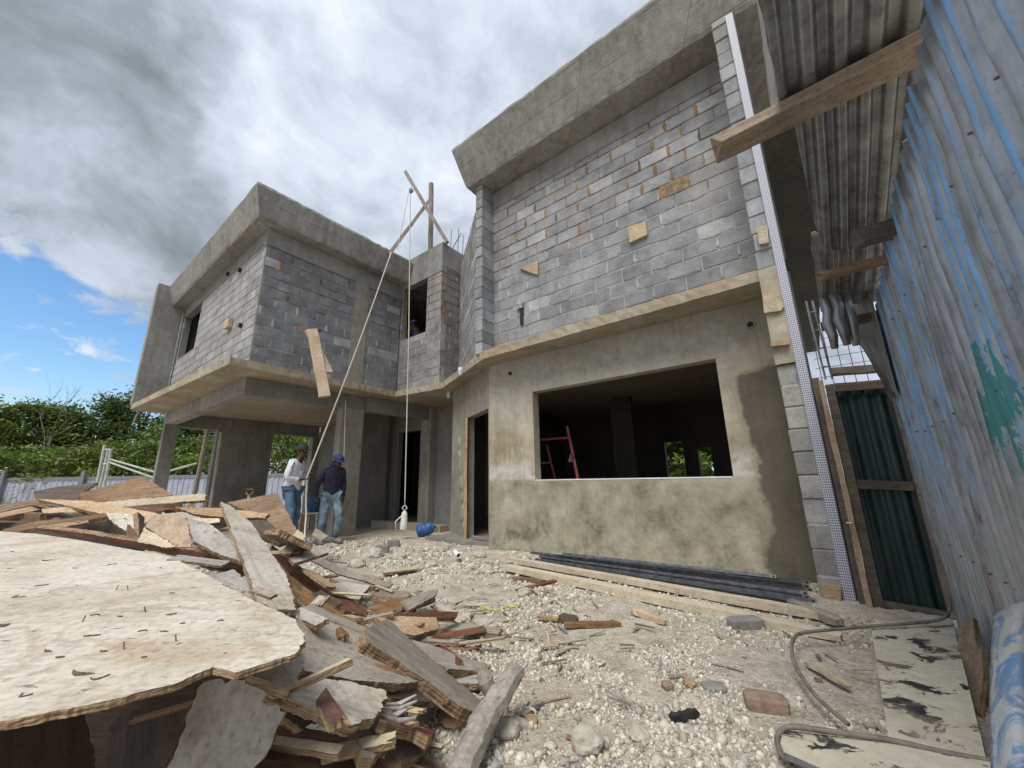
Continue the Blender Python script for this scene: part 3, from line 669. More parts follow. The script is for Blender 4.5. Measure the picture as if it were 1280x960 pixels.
# --- upper chamfer wall, window bay, left wing
blocks('block_wall', (4.4, 4.72), (6.6, 6.35), TOP, 6.3, flip=True, base=(.25, .255, .262), smear=.2)
BAY = [(7.955-7.9, 7.955-6.93, 4.5, 5.93)]
blocks('block_wall', (7.955, 5.6), (6.4, 5.6), TOP, 5.93, BAY, smear=.35, orange=4.6, base=(.25, .25, .255))
hb('lintel_band', [(7.955, 5.592, 5.935, 6.393, 5.75, 6.72)], M['concrete'])
blocks('block_wall', (6.4, 5.605), (6.4, 6.6), TOP, 6.1, smear=.35, base=(.22, .22, .225))
hb('lintel_band', [(6.55, 5.755, 6.103, 6.394, 6.6, 6.7)], M['concrete'])
blocks('block_wall', (7.96, 2.4), (7.96, 5.595), TOP, 5.64, orange=4.4, smear=.45, base=(.2, .208, .232))
hb('roof_beam', [(8.1, 2.375, 5.643, 7.952, 5.595, 6.02)], M['concrete'])
hb('cast_column', [(8.0, 4.3, TOP, 7.945, 4.66, 5.64)], M['cast'])
WW = [(14.1-13.75, 14.1-12.1, 4.42, 5.82)]
blocks('block_wall', (14.1, 2.385), (7.965, 2.385), TOP, 5.7, [(WW[0][0], WW[0][1], 4.42, 5.75)], base=(.31, .31, .315), smear=.1, slurry=.8)
hb('roof_beam', [(14.1, 2.377, 5.703, 7.955, 2.53, 6.02)], M['render'])
hb('end_pier', [(14.3, 1.72, TOP+.003, 13.98, 2.374, 6.62)], M['concrete'])
mb = MB(); mb.tube([H(13.9, 2.36, 3.2), H(13.9, 2.36, 5.9)], .03, 6); mb.tube([H(13.82, 2.36, 4.3), H(13.84, 2.36, 5.8)], .022, 6); build('conduit', mb, M['steel_dull'], house)
cornice('roof_edge', [((14.7, 2.38), (0, -1)), ((7.96, 2.38), (-1, -1)), ((7.96, 5.58), (-1, 0))], -.06, .27, .44, 6.03, 6.6, M['formed'])
hb('roof_slab', [(14.1, 2.6, 6.04, 8.1, 11.8, 6.3)], M['concrete'])
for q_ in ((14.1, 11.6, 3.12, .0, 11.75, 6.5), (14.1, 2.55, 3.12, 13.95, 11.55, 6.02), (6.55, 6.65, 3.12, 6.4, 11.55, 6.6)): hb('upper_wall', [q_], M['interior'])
hb('bay_roof', [(8.1, 5.76, 6.2, 6.41, 11.55, 6.4)], M['concrete'])
# --- ground floor of the wing: beams, columns, carport, porch
hb('front_beam', [(14.25, 2.475, 2.655, 8.262, 2.7, 2.974)], M['raw_beam'])
hb('side_beam', [(8.48, 2.478, 2.652, 8.258, 6.3, 2.975)], M['render'])
hb('rear_beam', [(14.25, 2.702, 2.6, 14.0, 6.7, 2.974)], M['concrete_dark'])
hb('column', [(14.26, 2.47, -.5, 13.99, 2.76, 2.652)], M['concrete_dark'])
hb('column', [(14.26, 3.68, -.5, 13.985, 5.2, 2.598)], M['concrete_dark'])
hb('column', [(14.26, 6.5, -.5, 13.98, 6.8, 2.598)], M['cast'])
hb('column', [(8.5, 4.42, -.5, 8.25, 4.95, 2.65)], M['cast'])
hb('carport_wall', [(13.97, 6.72, -.5, 9.8, 6.87, 2.974)], M['render'])
wall('porch_wall', (9.8, 7.0), (6.2, 7.0), -.4, 2.974, .15, M['render'], [(9.8-9.7, 9.8-8.5, -.5, 2.42)])
hb('porch_column', [(8.42, 6.78, -.4, 8.02, 6.995, 2.972)], M['cast'])
hb('porch_side_wall', [(9.95, 5.2, -.4, 9.8, 7.0, 2.973)], M['render'])
hb('porch_lintel', [(8.24, 4.97, 2.62, 8.1, 7.0, 2.972)], M['render'])
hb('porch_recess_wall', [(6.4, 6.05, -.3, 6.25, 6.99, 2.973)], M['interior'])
hb('porch_step', [(9.6, 6.2, -.2, 6.9, 6.45, .02)], M['slab'])
hb('floor', [(14.2, 6.46, -.3, .0, 11.8, -.03)], M['concrete_dark']); hb('floor', [(6.2, 5.2, -.3, .0, 6.45, -.035)], M['concrete_dark'])
# rooms behind
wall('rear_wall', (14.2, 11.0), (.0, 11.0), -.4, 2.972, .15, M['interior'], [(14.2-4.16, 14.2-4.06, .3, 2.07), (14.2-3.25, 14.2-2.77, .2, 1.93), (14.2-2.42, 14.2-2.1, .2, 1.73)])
for q_ in ((14.15, 6.88, -.3, 14.0, 10.95, 2.97), (6.5, 7.2, -.3, 6.38, 10.95, 2.97), (3.95, 9.2, -.3, 3.42, 9.32, 2.97)): hb('partition_wall', [q_], M['interior'])
# conduits, pipe stubs and scraps of formwork left on the walls
mb = MB(); p = at_v(652, 392, 4.94); u_, v_, z_ = UV(p)
mb.box((-u_-.03, 4.925, z_-.2), (-u_+.03, 4.99, z_+.12)); build('conduit_slot', mb, M['dark'], house)
mb = MB()
for i in range(9):
    v, f = stone_base(1); r = random.uniform(.03, .06); mb.add([(-u_-.01+random.uniform(-.05, .03)+q[0]*r, 4.93+q[1]*r*.5, z_+.17+random.uniform(-.06, .06)+q[2]*r) for q in v*(1+rng.uniform(-.3, .3, (len(v), 1)))], [tuple(t) for t in f])
build('mortar_lump', mb, M['mortar'], house)
for px, py, r in ((938, 406, .045), (638, 467, .03)):
    u_, v_, z_ = UV(at_v(px, py, 4.957)); mb = MB()
    mb.lathe([(r, -.03), (r, .02), (r*.78, .02), (r*.78, -.01), (0.001, -.008)], 16, 0, Matrix.Translation((-u_, 4.955, z_))@Matrix.Rotation(PI/2, 4, 'X'))
    po = build('pipe_stub', mb, M['steel_dull'] if r > .04 else M['dark'], house)
    mb = MB(); mb.lathe([(r*.77, .012), (.001, .012)], 14, 0, Matrix.Translation((-u_, 4.955, z_))@Matrix.Rotation(PI/2, 4, 'X')); build('pipe_bore', mb, M['dark'], po)
for px, py in ((301, 338), (302, 407), (286, 343)):
    u_, v_, z_ = UV(at_v(px, py, 2.38)); mb = MB(); mb.tube([(-u_, 2.33, z_), (-u_, 2.40, z_)], .05, 10); build('pipe_stub', mb, M['dark'], house)
def scrap(pts, v, mat, th=.04):
    """small board left nailed to a wall facing -y"""
    P = [UV(at_v(x, y, v)) for x, y in pts]; n = len(P); mb = MB()
    vs = [(-p[0], v, p[2]) for p in P] + [(-p[0], v+th, p[2]) for p in P]
    mb.add(vs, [tuple(range(n)), tuple(range(2*n-1, n-1, -1))] + [(i, (i+1) % n, n+(i+1) % n, n+i) for i in range(n)])
    return build('formwork_scrap', mb, mat, house)
scrap([(785, 283), (807, 277), (809, 293), (787, 303)], 4.915, M['pine'])
scrap([(649, 335), (672, 326), (672, 343), (664, 341)], 4.915, M['tan'])
scrap([(946, 284), (959, 281), (961, 303), (949, 305)], 4.37, M['pine'])
scrap([(953, 369), (973, 366), (980, 383), (976, 388), (955, 391)], 4.37, M['pine'])
scrap([(963, 428), (986, 424), (987, 430), (964, 433)], 4.35, M['tan'])
scrap([(1026, 731), (1051, 733), (1052, 757), (1030, 751)], 4.36, M['tan'])
u_, v_, z_ = UV(at_v(287, 405, 2.36)); mb = MB(); mb.box((-u_-.12, 2.3, z_-.1), (-u_+.12, 2.375, z_+.1)); build('formwork_scrap', mb, M['pine'], house)
# starter bars on the roof
mb = MB()
for px, h in ((556, 8.1), (563, 8.3), (572, 8.2), (578, 7.9)):
    p = at_v(px, 300, 6.9); u_, v_, z_ = UV(p); mb.tube([(-u_, 6.9, 6.4), (-u_+.03, 6.9, h)], .012, 5)
mb.tube([(-7.6, 6.9, 7.5), (-7.1, 6.9, 8.)], .012, 5); build('starter_bar', mb, M['steel'], house)
mb = MB(); mb.tube([H(14.2, 1.95, 3.02), H(14.32, 1.9, 2.86), H(14.4, 1.88, 2.6)], .03, 6); build('rain_spout', mb, M['slab'], house)
for px, py in ((576, 455), (561, 486)):
    u_, v_, z_ = UV(at_z(px, py+5, SOF)); mb = MB(); mb.lathe([(.05, -.0), (.05, -.05), (.03, -.13), (.001, -.135)], 10, 0, Matrix.Translation((-u_, v_, SOF+.004))); build('lamp_box', mb, M['white'], house)

# ------------------------------------------------------------------ roof hoist, rope and what hangs on them
hm = T(W(7.2, 5.5, 6.7))@RZ(THETA)
hoist = empty('rope_hoist', hm, 'crossed timber poles of a rope hoist standing on the roof', 'hoist')
def pole(name, a, b, w, mat, parent, mw):
    mb = MB(); A, B = local([a, b], mw); mb.bar(A, B, w, w*.75, .3, jit=.004, nseg=6); return build(name, mb, mat, parent)
pole('pole', at_v(486, 318, 4.72), at_v(541, 245, 5.5), .1, M['greywood'], hoist, hm)
pole('pole', at_v(507, 215, 5.0), at_v(559, 303, 5.66), .1, M['greywood'], hoist, hm)
pole('pole', at_v(539, 229, 5.62), at_v(538, 312, 5.72), .1, M['greywood'], hoist, hm)
pu = at_v(514, 238, 5.02); mb = MB(); mb.lathe([(.001, -.03), (.06, -.03), (.075, -.02), (.05, 0), (.075, .02), (.06, .03), (.001, .03)], 14, 0, local([pu], hm)[0].to_4d().xyz and Matrix.Translation(local([pu], hm)[0])@Matrix.Rotation(PI/2, 4, 'X'))
build('pulley', mb, M['steel_dull'], hoist)
MAN1_Y = 7.3
def rope(name, pts, r, label, sag=.0, n=24):
    P = []
    for a, b in zip(pts[:-1], pts[1:]):
        for i in range(n): t = i/n; q = a.lerp(b, t); q.z -= sag*math.sin(PI*t); P.append(q)
    P.append(pts[-1]); o0 = P[-1]; mb = MB(); mb.tube([p-o0 for p in P], r, 6); o = build(name, mb, M['rope'], None, T(o0), smooth=True); return tag(o, label, 'rope')
HAND1 = at_y(384, 596, MAN1_Y-.04)
rope('rope', [at_v(489, 316, 4.7), HAND1, at_y(383, 640, MAN1_Y-.05), at_y(381, 676, MAN1_Y-.3)], .016, 'thick pale rope slanting down to the man in the white shirt', .12)
HK = at_v(506, 632, 5.02)
rope('rope', [at_v(513, 240, 5.02), at_v(511, 420, 5.02), HK], .013, 'pale rope hanging straight down in front of the small upstairs window')
rope('rope', [at_v(511, 240, 5.0), at_v(500, 296, 4.8), at_v(497, 312, 4.78)], .009, 'thin slack cord looped between the roof poles')
rope('rope', [at_v(432, 500, 4.3), at_v(430, 572, 4.3)], .01, 'thin cord hanging against the porch column behind the blue cap')
mb = MB(); mb.lathe([(.02, .2), (.05, .17), (.06, .1), (.075, -.12), (.07, -.16), (.001, -.16)], 14)
mb.tube([(0, 0, .2), (.05, 0, .26), (0, 0, .31), (-.05, 0, .26), (0, 0, .2)], .012, 6)
mb.tube([(-.06, 0, .1), (-.17, 0, 0), (-.15, 0, -.17)], .012, 6)
tag(build('hoist_weight', mb, M['white'], None, T(HK - Vector((0, 0, .3))), smooth=True), 'white weight with a hook hanging at the end of the rope', 'weight')

# ------------------------------------------------------------------ boards given by their outline, their plane and their thickness
def plate(name, pts, anchors, th, mat, label, cat='board', group=None, grain=None, rag=.006, step=.012, edge='edge', bend=0.):
    """anchors: three (x, y, 'y'|'z', value) that fix the plane; the outline pts lie in it; thickness goes away from the viewer"""
    A = [at_y(x, y, v) if k == 'y' else at_z(x, y, v) for x, y, k, v in anchors]
    n = (A[1]-A[0]).cross(A[2]-A[0]).normalized(); C = Vector(CAM)
    if n.dot(C-A[0]) < 0: n = -n
    def hit(x, y):
        r = Vector(ray(x, y)); d = r.dot(n)
        t = (A[0]-C).dot(n)/d; return C + r*t
    P = [hit(*p) for p in pts]; c = sum(P, Vector())/len(P)
    if grain is None:
        L = max(((P[(i+1) % len(P)]-P[i]) for i in range(len(P))), key=lambda e: e.length)
    else: L = hit(*grain[1]) - hit(*grain[0])
    X = (L - n*L.dot(n)).normalized(); Y = n.cross(X)
    mw = Matrix((X, Y, n)).transposed().to_4x4(); mw.translation = c
    Q = local(P, mw); out = []
    m = len(Q)
    for i in range(m):
        a, b = Q[i], Q[(i+1) % m]; k = max(1, int((b-a).length/step)); e = (b-a).normalized(); nn = Vector((e.y, -e.x, 0))
        across = abs(e.y)      # ends break more raggedly than long edges
        for j in range(k):
            p0_ = a.lerp(b, j/k); p = p0_ + nn*rag*(1+2.6*across*abs(nz(p0_.y*60, c.x*7)))*(1. if j else .3)*(.8*nz(p0_.x*7+c.x*9, p0_.y*7+c.y*9)+.9*nz(p0_.x*31, p0_.y*31)+.8*nz(p0_.x*120, p0_.y*120))
            out.append(p)
    N = len(out); mb = MB()
    if isinstance(mat, str): mat = M[mat]
    zf = lambda p: bend*nz(p.x*2.3, p.y*2.3, c.x*3)
    ch = min(.004, th*.2)
    ROWS = 5; jr = rag*.55; vs = []
    for q_ in range(ROWS+1):
        for p in out:
            e_ = Vector((p.x, p.y, 0)); w_ = nz(p.x*30, p.y*30, q_*3.7)*jr + nz(p.x*90, p.y*90, q_*5.1)*jr*.8; r_ = e_.normalized()*w_
            vs.append(Vector((p.x+(r_.x if q_ else 0), p.y+(r_.y if q_ else 0), -th*q_/ROWS+zf(p))))
    mb.add(vs, [tuple(range(N))], 0); mb.add([], [], 0)
    mb.f += [tuple(range((ROWS+1)*N-1, ROWS*N-1, -1))]; mb.m += [0]; mb.c += [None]
    for r in range(ROWS):
        for i in range(N): mb.f.append((r*N+i, r*N+(i+1) % N, (r+1)*N+(i+1) % N, (r+1)*N+i)); mb.m.append(1); mb.c.append(None)
    o = build(name, mb, [mat, M[edge]], None, mw)
    bm = bmesh.new(); bm.from_mesh(o.data); bmesh.ops.triangulate(bm, faces=[f for f in bm.faces if len(f.verts) > 4]); bm.to_mesh(o.data); bm.free()
    return tag(o, label, cat, group)
Z = lambda z: (lambda *p: [(x, y, 'z', z) for x, y in p])
PILE = 'broken boards of the scrap wood pile'
sheet = plate('plywood_sheet', [(-160, 660), (0, 664), (47, 667), (103, 676), (194, 692), (219, 698), (266, 723), (312, 748), (369, 773), (381, 793), (379, 804), (369, 817), (294, 840), (266, 833), (219, 854), (109, 882), (0, 903), (-200, 945)],
      [(0, 664, 'z', .7), (381, 800, 'z', .6), (0, 903, 'z', .6)], .015, 'ply', 'huge weathered plywood sheet lying flat on top of the scrap wood pile', 'plywood', grain=((0, 780), (300, 780)), rag=.0042, step=.006, bend=.003)
# nails and torn flakes on the sheet
def on_sheet(x, y): return at_z(x, y, .6 + .1*max(0, min(1, (850-y)/190)) )
bpy.context.view_layer.update(); smw = sheet.matrix_world.copy(); inv = smw.inverted(); mb = MB()
sn = smw.to_3x3().col[2]; s0 = smw.translation
def hit_sheet(x, y):
    r = Vector(ray(x, y)); return Vector(CAM) + r*((s0-Vector(CAM)).dot(sn)/r.dot(sn))
for x, y in ((145, 738), (160, 738), (182, 765), (220, 802), (103, 777), (155, 812)):
    p = inv@hit_sheet(x, y); q = p + Vector((random.uniform(-.008, .008), random.uniform(-.008, .008), .017)); mb.tube([p, q], .0018, 5)
nl_ = build('nail', mb, M['rod'], sheet); nl_['kind'] = 'stuff'
mb = MB()
for x, y, L, w in ((28, 745, .075, .02), (52, 732, .05, .009), (105, 840, .085, .022), (125, 846, .05, .008), (0, 783, .06, .03), (115, 795, .05, .009), (60, 814, .04, .01), (214, 768, .03, .008), (228, 780, .02, .006), (178, 790, .035, .005), (205, 790, .04, .005), (130, 814, .035, .009), (75, 822, .025, .008), (215, 742, .03, .006), (118, 770, .03, .005), (150, 771, .02, .005), (15, 690, .08, .008), (60, 700, .06, .007), (95, 710, .05, .006), (140, 705, .06, .008), (180, 822, .02, .006), (35, 868, .04, .006), (275, 777, .02, .006)):
    p = inv@hit_sheet(x, y); k = 10; a = random.uniform(-.35, .5); L *= random.uniform(.55, .95); w *= random.uniform(.45, .9); bow = random.uniform(-.5, .5)*L; Q = Matrix.Rotation(a, 3, 'Z')
    xs = [-L/2+L*i/k for i in range(k+1)]; cy = [bow*(1-(2*q/L)**2) for q in xs]; hw = [w*.5*math.sin(PI*(i+.15)/(k+.3))*random.uniform(.45, 1.25) for i in range(k+1)]
    ring = [p+Q@Vector((q, c+h, .0025+random.random()*.0015)) for q, c, h in zip(xs, cy, hw)]+[p+Q@Vector((q, c-h, .0025)) for q, c, h in reversed(list(zip(xs, cy, hw)))]; n_ = len(ring)
    mb.add(ring+[v-Vector((0, 0, .006)) for v in ring], [tuple(range(n_))]+[(i, (i+1) % n_, n_+(i+1) % n_, n_+i) for i in range(n_)])
fl_ = build('torn_flake', mb, M['bark_flake'], sheet); fl_['kind'] = 'stuff'

def yz(*a): return [(x, y, k, v) for x, y, k, v in a]
Yp = lambda a, b, c: [(*a[:2], 'y', a[2]), (*b[:2], 'y', b[2]), (*c[:2], 'y', c[2])]
Zp = lambda a, b, c: [(*a[:2], 'z', a[2]), (*b[:2], 'z', b[2]), (*c[:2], 'z', c[2])]
B = plate
B('broken_board', [(97, 617), (178, 596), (192, 603), (216, 619), (169, 624), (99, 628)], Yp((97, 617, 4.3), (178, 596, 4.6), (169, 640, 4.1)), .03, 'brown', 'brown plywood gable shaped piece at the very top of the scrap pile', group=PILE, grain=((97, 628), (216, 619)))
B('broken_board', [(42, 614), (75, 608), (122, 603), (100, 617), (98, 628), (45, 627)], Yp((45, 615, 4.3), (122, 604, 4.5), (97, 624, 4.2)), .03, 'darkwood', 'dark charred looking board beside the gable shaped piece on the pile', group=PILE)
B('broken_board', [(48, 624), (112, 626), (190, 640), (234, 652), (222, 662), (169, 649), (131, 643)], Yp((50, 624, 3.7), (190, 640, 3.3), (131, 643, 3.3)), .025, 'tan', 'long pale tan plank running across the top of the pile', group=PILE, grain=((50, 624), (222, 657)))
B('timber_beam', [(104, 629), (256, 617), (257, 625), (222, 628), (108, 637)], Yp((105, 629, 3.9), (256, 617, 3.9), (108, 640, 3.86)), .05, 'pine', 'straight pale timber lying nearly level behind the white plank', group=PILE)
B('broken_board', [(112, 637), (222, 628), (224, 636), (190, 640), (150, 641)], Yp((112, 637, 3.85), (222, 628, 3.85), (190, 650, 3.8)), .04, 'red', 'red brown board just below the straight pale timber', group=PILE)
B('wood_block', [(204, 630), (222, 628), (223, 640), (206, 642)], Yp((204, 630, 3.7), (222, 628, 3.7), (206, 642, 3.7)), .06, 'brown', 'short square brown block end under the straight pale timber', 'block', PILE)
B('broken_board', [(-60, 640), (0, 631), (30, 626), (46, 624), (50, 629), (0, 640), (-60, 650)], Yp((-60, 645, 3.4), (50, 626, 3.9), (0, 655, 3.4)), .06, 'brown', 'brown board end sticking out at the left edge of the pile top', group=PILE)
B('broken_board', [(-60, 655), (0, 641), (52, 630), (62, 631), (55, 636), (0, 647), (-60, 662)], Yp((-60, 655, 3.2), (60, 630, 3.8), (0, 660, 3.3)), .04, 'tan', 'second slim tan board from the top at the left edge', group=PILE)
B('broken_board', [(52, 636), (84, 634), (118, 635), (112, 640), (84, 640), (54, 642)], Yp((52, 636, 3.5), (118, 635, 3.5), (54, 650, 3.45)), .03, 'tan', 'short pale board tucked under the long tan plank', group=PILE)
B('broken_board', [(30, 641), (51, 642), (50, 652), (30, 654)], Yp((30, 641, 3.3), (51, 642, 3.3), (30, 654, 3.3)), .05, 'brown', 'stubby brown upright offcut in the dark gap at left', group=PILE)
B('broken_board', [(2, 662), (43, 652), (100, 646), (131, 641), (136, 645), (100, 652), (48, 659), (8, 667)], Yp((7, 662, 3.05), (131, 643, 3.3), (43, 662, 3.05)), .035, 'brown', 'rough brown strip slanting up from the far edge of the big sheet', group=PILE)
B('broken_board', [(60, 656), (110, 650), (112, 653), (66, 661)], Yp((60, 656, 3.1), (110, 650, 3.2), (66, 664, 3.1)), .025, 'tan', 'slim tan strip under the rough brown strip', group=PILE)
B('broken_board', [(44, 659), (100, 666), (165, 676), (240, 688), (305, 706), (303, 713), (250, 703), (165, 683), (100, 671), (47, 664)], Yp((47, 659, 2.9), (240, 690, 2.6), (165, 683, 2.72)), .04, 'red', 'long dark red brown plank edge bordering the big sheet', group=PILE)
B('broken_board', [(131, 641), (156, 642), (174, 646), (175, 664), (160, 665), (143, 655)], Yp((131, 642, 3.1), (174, 646, 3.0), (160, 665, 2.85)), .02, 'ply', 'small pale tilted plywood piece above the dark red plank', group=PILE)
B('broken_board', [(159, 655), (174, 671), (169, 675), (158, 675)], Yp((159, 655, 2.8), (174, 671, 2.75), (158, 675, 2.75)), .02, 'red', 'little reddish triangular chip beside the pale tilted piece', group=PILE)
B('broken_board', [(172, 640), (181, 646), (180, 660), (174, 672), (173, 652)], Yp((172, 640, 2.85), (181, 646, 2.9), (174, 672, 2.75)), .03, 'darkwood', 'nearly black upright splinter in the middle of the pile', group=PILE)
B('broken_board', [(180, 645), (215, 642), (233, 646), (240, 684), (222, 683), (200, 670), (180, 657)], Yp((180, 645, 3.0), (233, 646, 2.95), (222, 684, 2.62)), .022, 'tan', 'broad tan plywood piece sloping down in the middle of the pile', group=PILE)
B('broken_board', [(180, 659), (200, 671), (222, 684), (205, 684), (172, 677)], Yp((180, 659, 2.78), (222, 684, 2.6), (172, 678, 2.68)), .02, 'pine', 'triangular yellowish board wedged below the broad tan piece', group=PILE)
B('broken_board', [(233, 646), (262, 655), (281, 669), (294, 680), (303, 702), (279, 694), (258, 684), (241, 677)], Yp((233, 646, 2.75), (294, 681, 2.5), (279, 694, 2.4)), .024, 'ply_grey', 'cracked pale grey board left of the big white plank', group=PILE)
B('broken_board', [(219, 634), (275, 635), (336, 642), (332, 648), (276, 646), (240, 642)], Yp((219, 636, 3.2), (335, 643, 3.2), (276, 650, 3.15)), .03, 'tan', 'splintered pinkish board crossing behind the tip of the white plank', group=PILE)
B('broken_board', [(241, 648), (275, 648), (274, 653), (248, 655)], Yp((241, 648, 3.0), (275, 648, 3.0), (248, 656, 2.95)), .03, 'pine', 'short clean pine strip left of the white plank tip', group=PILE)
B('broken_board', [(284, 628), (346, 616), (352, 627), (381, 681), (392, 690), (362, 676), (331, 648)], Yp((284, 629, 3.9), (346, 617, 4.1), (361, 676, 3.5)), .03, 'brown', 'wide brown plywood panel leaning behind the white plank near the men', group=PILE, grain=((284, 628), (346, 616)))
B('broken_board', [(300, 652), (331, 648), (362, 676), (350, 680), (318, 668)], Yp((300, 652, 3.5), (331, 648, 3.6), (350, 680, 3.3)), .03, 'darkwood', 'dark board in shade right of the white plank top', group=PILE)
B('broken_board', [(276, 627), (288, 632), (316, 655), (338, 690), (357, 717), (367, 745), (370, 762), (345, 762), (322, 752), (313, 723), (301, 692), (283, 645)], Yp((277, 627, 2.85), (357, 717, 1.95), (322, 752, 1.62)), .022, 'ply', 'big whitish plank with pointed tip leaning over the pile centre', group=PILE, grain=((277, 627), (345, 760)), rag=.006)
B('broken_board', [(372, 662), (382, 671), (363, 692), (351, 691)], Yp((372, 662, 3.2), (382, 671, 3.15), (351, 692, 2.9)), .02, 'pine', 'small clean offcut standing crosswise beside the brown panel', group=PILE)
B('broken_board', [(357, 692), (384, 685), (406, 681), (411, 690), (390, 697), (367, 704)], Yp((357, 692, 3.0), (406, 682, 3.3), (367, 704, 2.85)), .022, 'greywood', 'greyish board with split end below the small standing offcut', group=PILE)
B('broken_board', [(328, 668), (346, 669), (388, 689), (370, 688)], Yp((328, 668, 3.2), (388, 690, 3.0), (346, 674, 3.1)), .04, 'greywood', 'grey batten end below the brown plywood panel', group=PILE)
B('timber_beam', [(386, 699), (404, 699), (440, 713), (491, 729), (487, 734), (478, 733), (422, 717)], Zp((388, 700, .28), (488, 731, .05), (422, 717, .16)), .04, 'greywood', 'weathered batten sloping from the pile towards the rubble', group=PILE)
B('broken_board', [(340, 681), (372, 706), (409, 732), (440, 750), (462, 762), (458, 768), (436, 763), (408, 754), (366, 722), (338, 692)], Zp((340, 684, .5), (462, 764, .1), (363, 719, .36)), .05, 'red', 'long dark red board running diagonally down the right side', group=PILE)
B('broken_board', [(378, 710), (398, 716), (420, 734), (409, 733), (384, 716)], Zp((378, 710, .42), (420, 734, .3), (384, 717, .4)), .015, 'tan', 'pinkish splintered strip on top of the dark diagonal board', group=PILE)
B('broken_board', [(405, 731), (430, 727), (462, 732), (449, 749), (430, 748)], Zp((405, 731, .2), (462, 732, .16), (448, 749, .12)), .03, 'ply', 'pale square offcut lying right of the dark diagonal board', group=PILE)
B('broken_board', [(412, 722), (452, 727), (470, 733), (430, 731)], Zp((412, 722, .2), (470, 733, .12), (430, 731, .18)), .035, 'greywood', 'grey strip behind the pale square offcut', group=PILE)
B('broken_board', [(364, 734), (385, 742), (430, 767), (459, 782), (455, 789), (425, 775), (384, 754)], Zp((364, 735, .42), (457, 785, .2), (385, 755, .35)), .03, 'brown', 'thin brown lath parallel to the dark diagonal board', group=PILE)
B('broken_board', [(372, 762), (388, 754), (420, 768), (457, 784), (500, 822), (536, 850), (500, 855), (440, 850), (380, 838), (374, 800)], Zp((388, 755, .5), (457, 783, .36), (440, 850, .38)), .03, 'ply_peel', 'wide peeling board with brown lower half right of the big sheet', group=PILE, grain=((380, 830), (536, 850)), rag=.006)
B('timber_beam', [(455, 787), (470, 778), (487, 774), (527, 813), (570, 850), (602, 876), (598, 892), (575, 882), (540, 855), (498, 826), (458, 801)], Zp((457, 787, .42), (600, 880, .05), (470, 810, .38)), .045, 'greywood', 'long weathered beam sloping down to the forked log', group=PILE, grain=((465, 785), (600, 884)))
B('broken_board', [(470, 772), (500, 770), (545, 772), (548, 786), (520, 794), (490, 790)], Zp((470, 772, .32), (545, 773, .2), (520, 794, .22)), .035, 'tan', 'short yellowish board end behind the long weathered beam', group=PILE)
B('broken_board', [(482, 768), (520, 765), (574, 764), (571, 772), (530, 772), (488, 773)], Zp((482, 768, .3), (574, 765, .12), (530, 773, .2)), .03, 'red', 'dark red lath lying level above the yellowish board end', group=PILE)
B('broken_board', [(460, 758), (490, 748), (530, 745), (545, 748), (520, 756), (480, 766)], Zp((460, 758, .2), (545, 748, .08), (480, 766, .2)), .03, 'brown', 'splintered brown chips board behind the dark red lath', group=PILE)
B('broken_board', [(500, 752), (536, 738), (548, 737), (545, 744), (512, 762)], Zp((500, 755, .22), (545, 739, .12), (512, 762, .2)), .02, 'greywood', 'thin splintered slat pointing right above the dark red lath', group=PILE)
B('timber_beam', [(547, 777), (590, 780), (626, 785), (623, 792), (590, 790), (552, 786)], Zp((547, 778, .06), (626, 786, .03), (552, 786, .06)), .03, 'greywood', 'grey batten lying flat on the rubble right of the pile', group=PILE)
B('broken_board', [(514, 799), (540, 806), (575, 820), (606, 828), (614, 832), (600, 839), (560, 836), (530, 820)], Zp((517, 800, .25), (607, 830, .08), (540, 826, .2)), .045, 'greywood', 'knotty grey log piece above the end of the weathered beam', group=PILE)
B('broken_board', [(552, 840), (585, 836), (608, 838), (611, 853), (590, 855), (565, 852)], Zp((552, 840, .12), (608, 838, .08), (570, 854, .1)), .03, 'ply_grey', 'flat grey offcut between the beam and the forked log', group=PILE)
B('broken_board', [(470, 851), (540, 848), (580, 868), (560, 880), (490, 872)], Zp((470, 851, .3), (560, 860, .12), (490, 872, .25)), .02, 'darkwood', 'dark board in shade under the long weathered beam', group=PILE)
B('broken_board', [(366, 850), (400, 848), (440, 852), (481, 863), (477, 880), (470, 896), (452, 902), (437, 906), (400, 890), (336, 864), (342, 858)], Zp((368, 850, .46), (480, 862, .34), (437, 905, .38)), .024, 'ply', 'pale plywood flap with a crumbling brown edge below the big sheet', group=PILE, grain=((340, 862), (470, 880)), rag=.009, step=.008)
B('broken_board', [(300, 826), (340, 817), (381, 822), (379, 835), (363, 863), (340, 856), (318, 846)], Zp((300, 830, .56), (381, 823, .5), (363, 863, .5)), .02, 'ply_grey', 'square grey board corner poking out under the big sheet', group=PILE)
B('broken_board', [(440, 907), (473, 897), (494, 915), (467, 949), (454, 947)], Zp((440, 907, .3), (494, 915, .24), (460, 949, .28)), .03, 'greywood', 'diamond shaped greyish board end near the bottom of the photo', group=PILE, rag=.002)
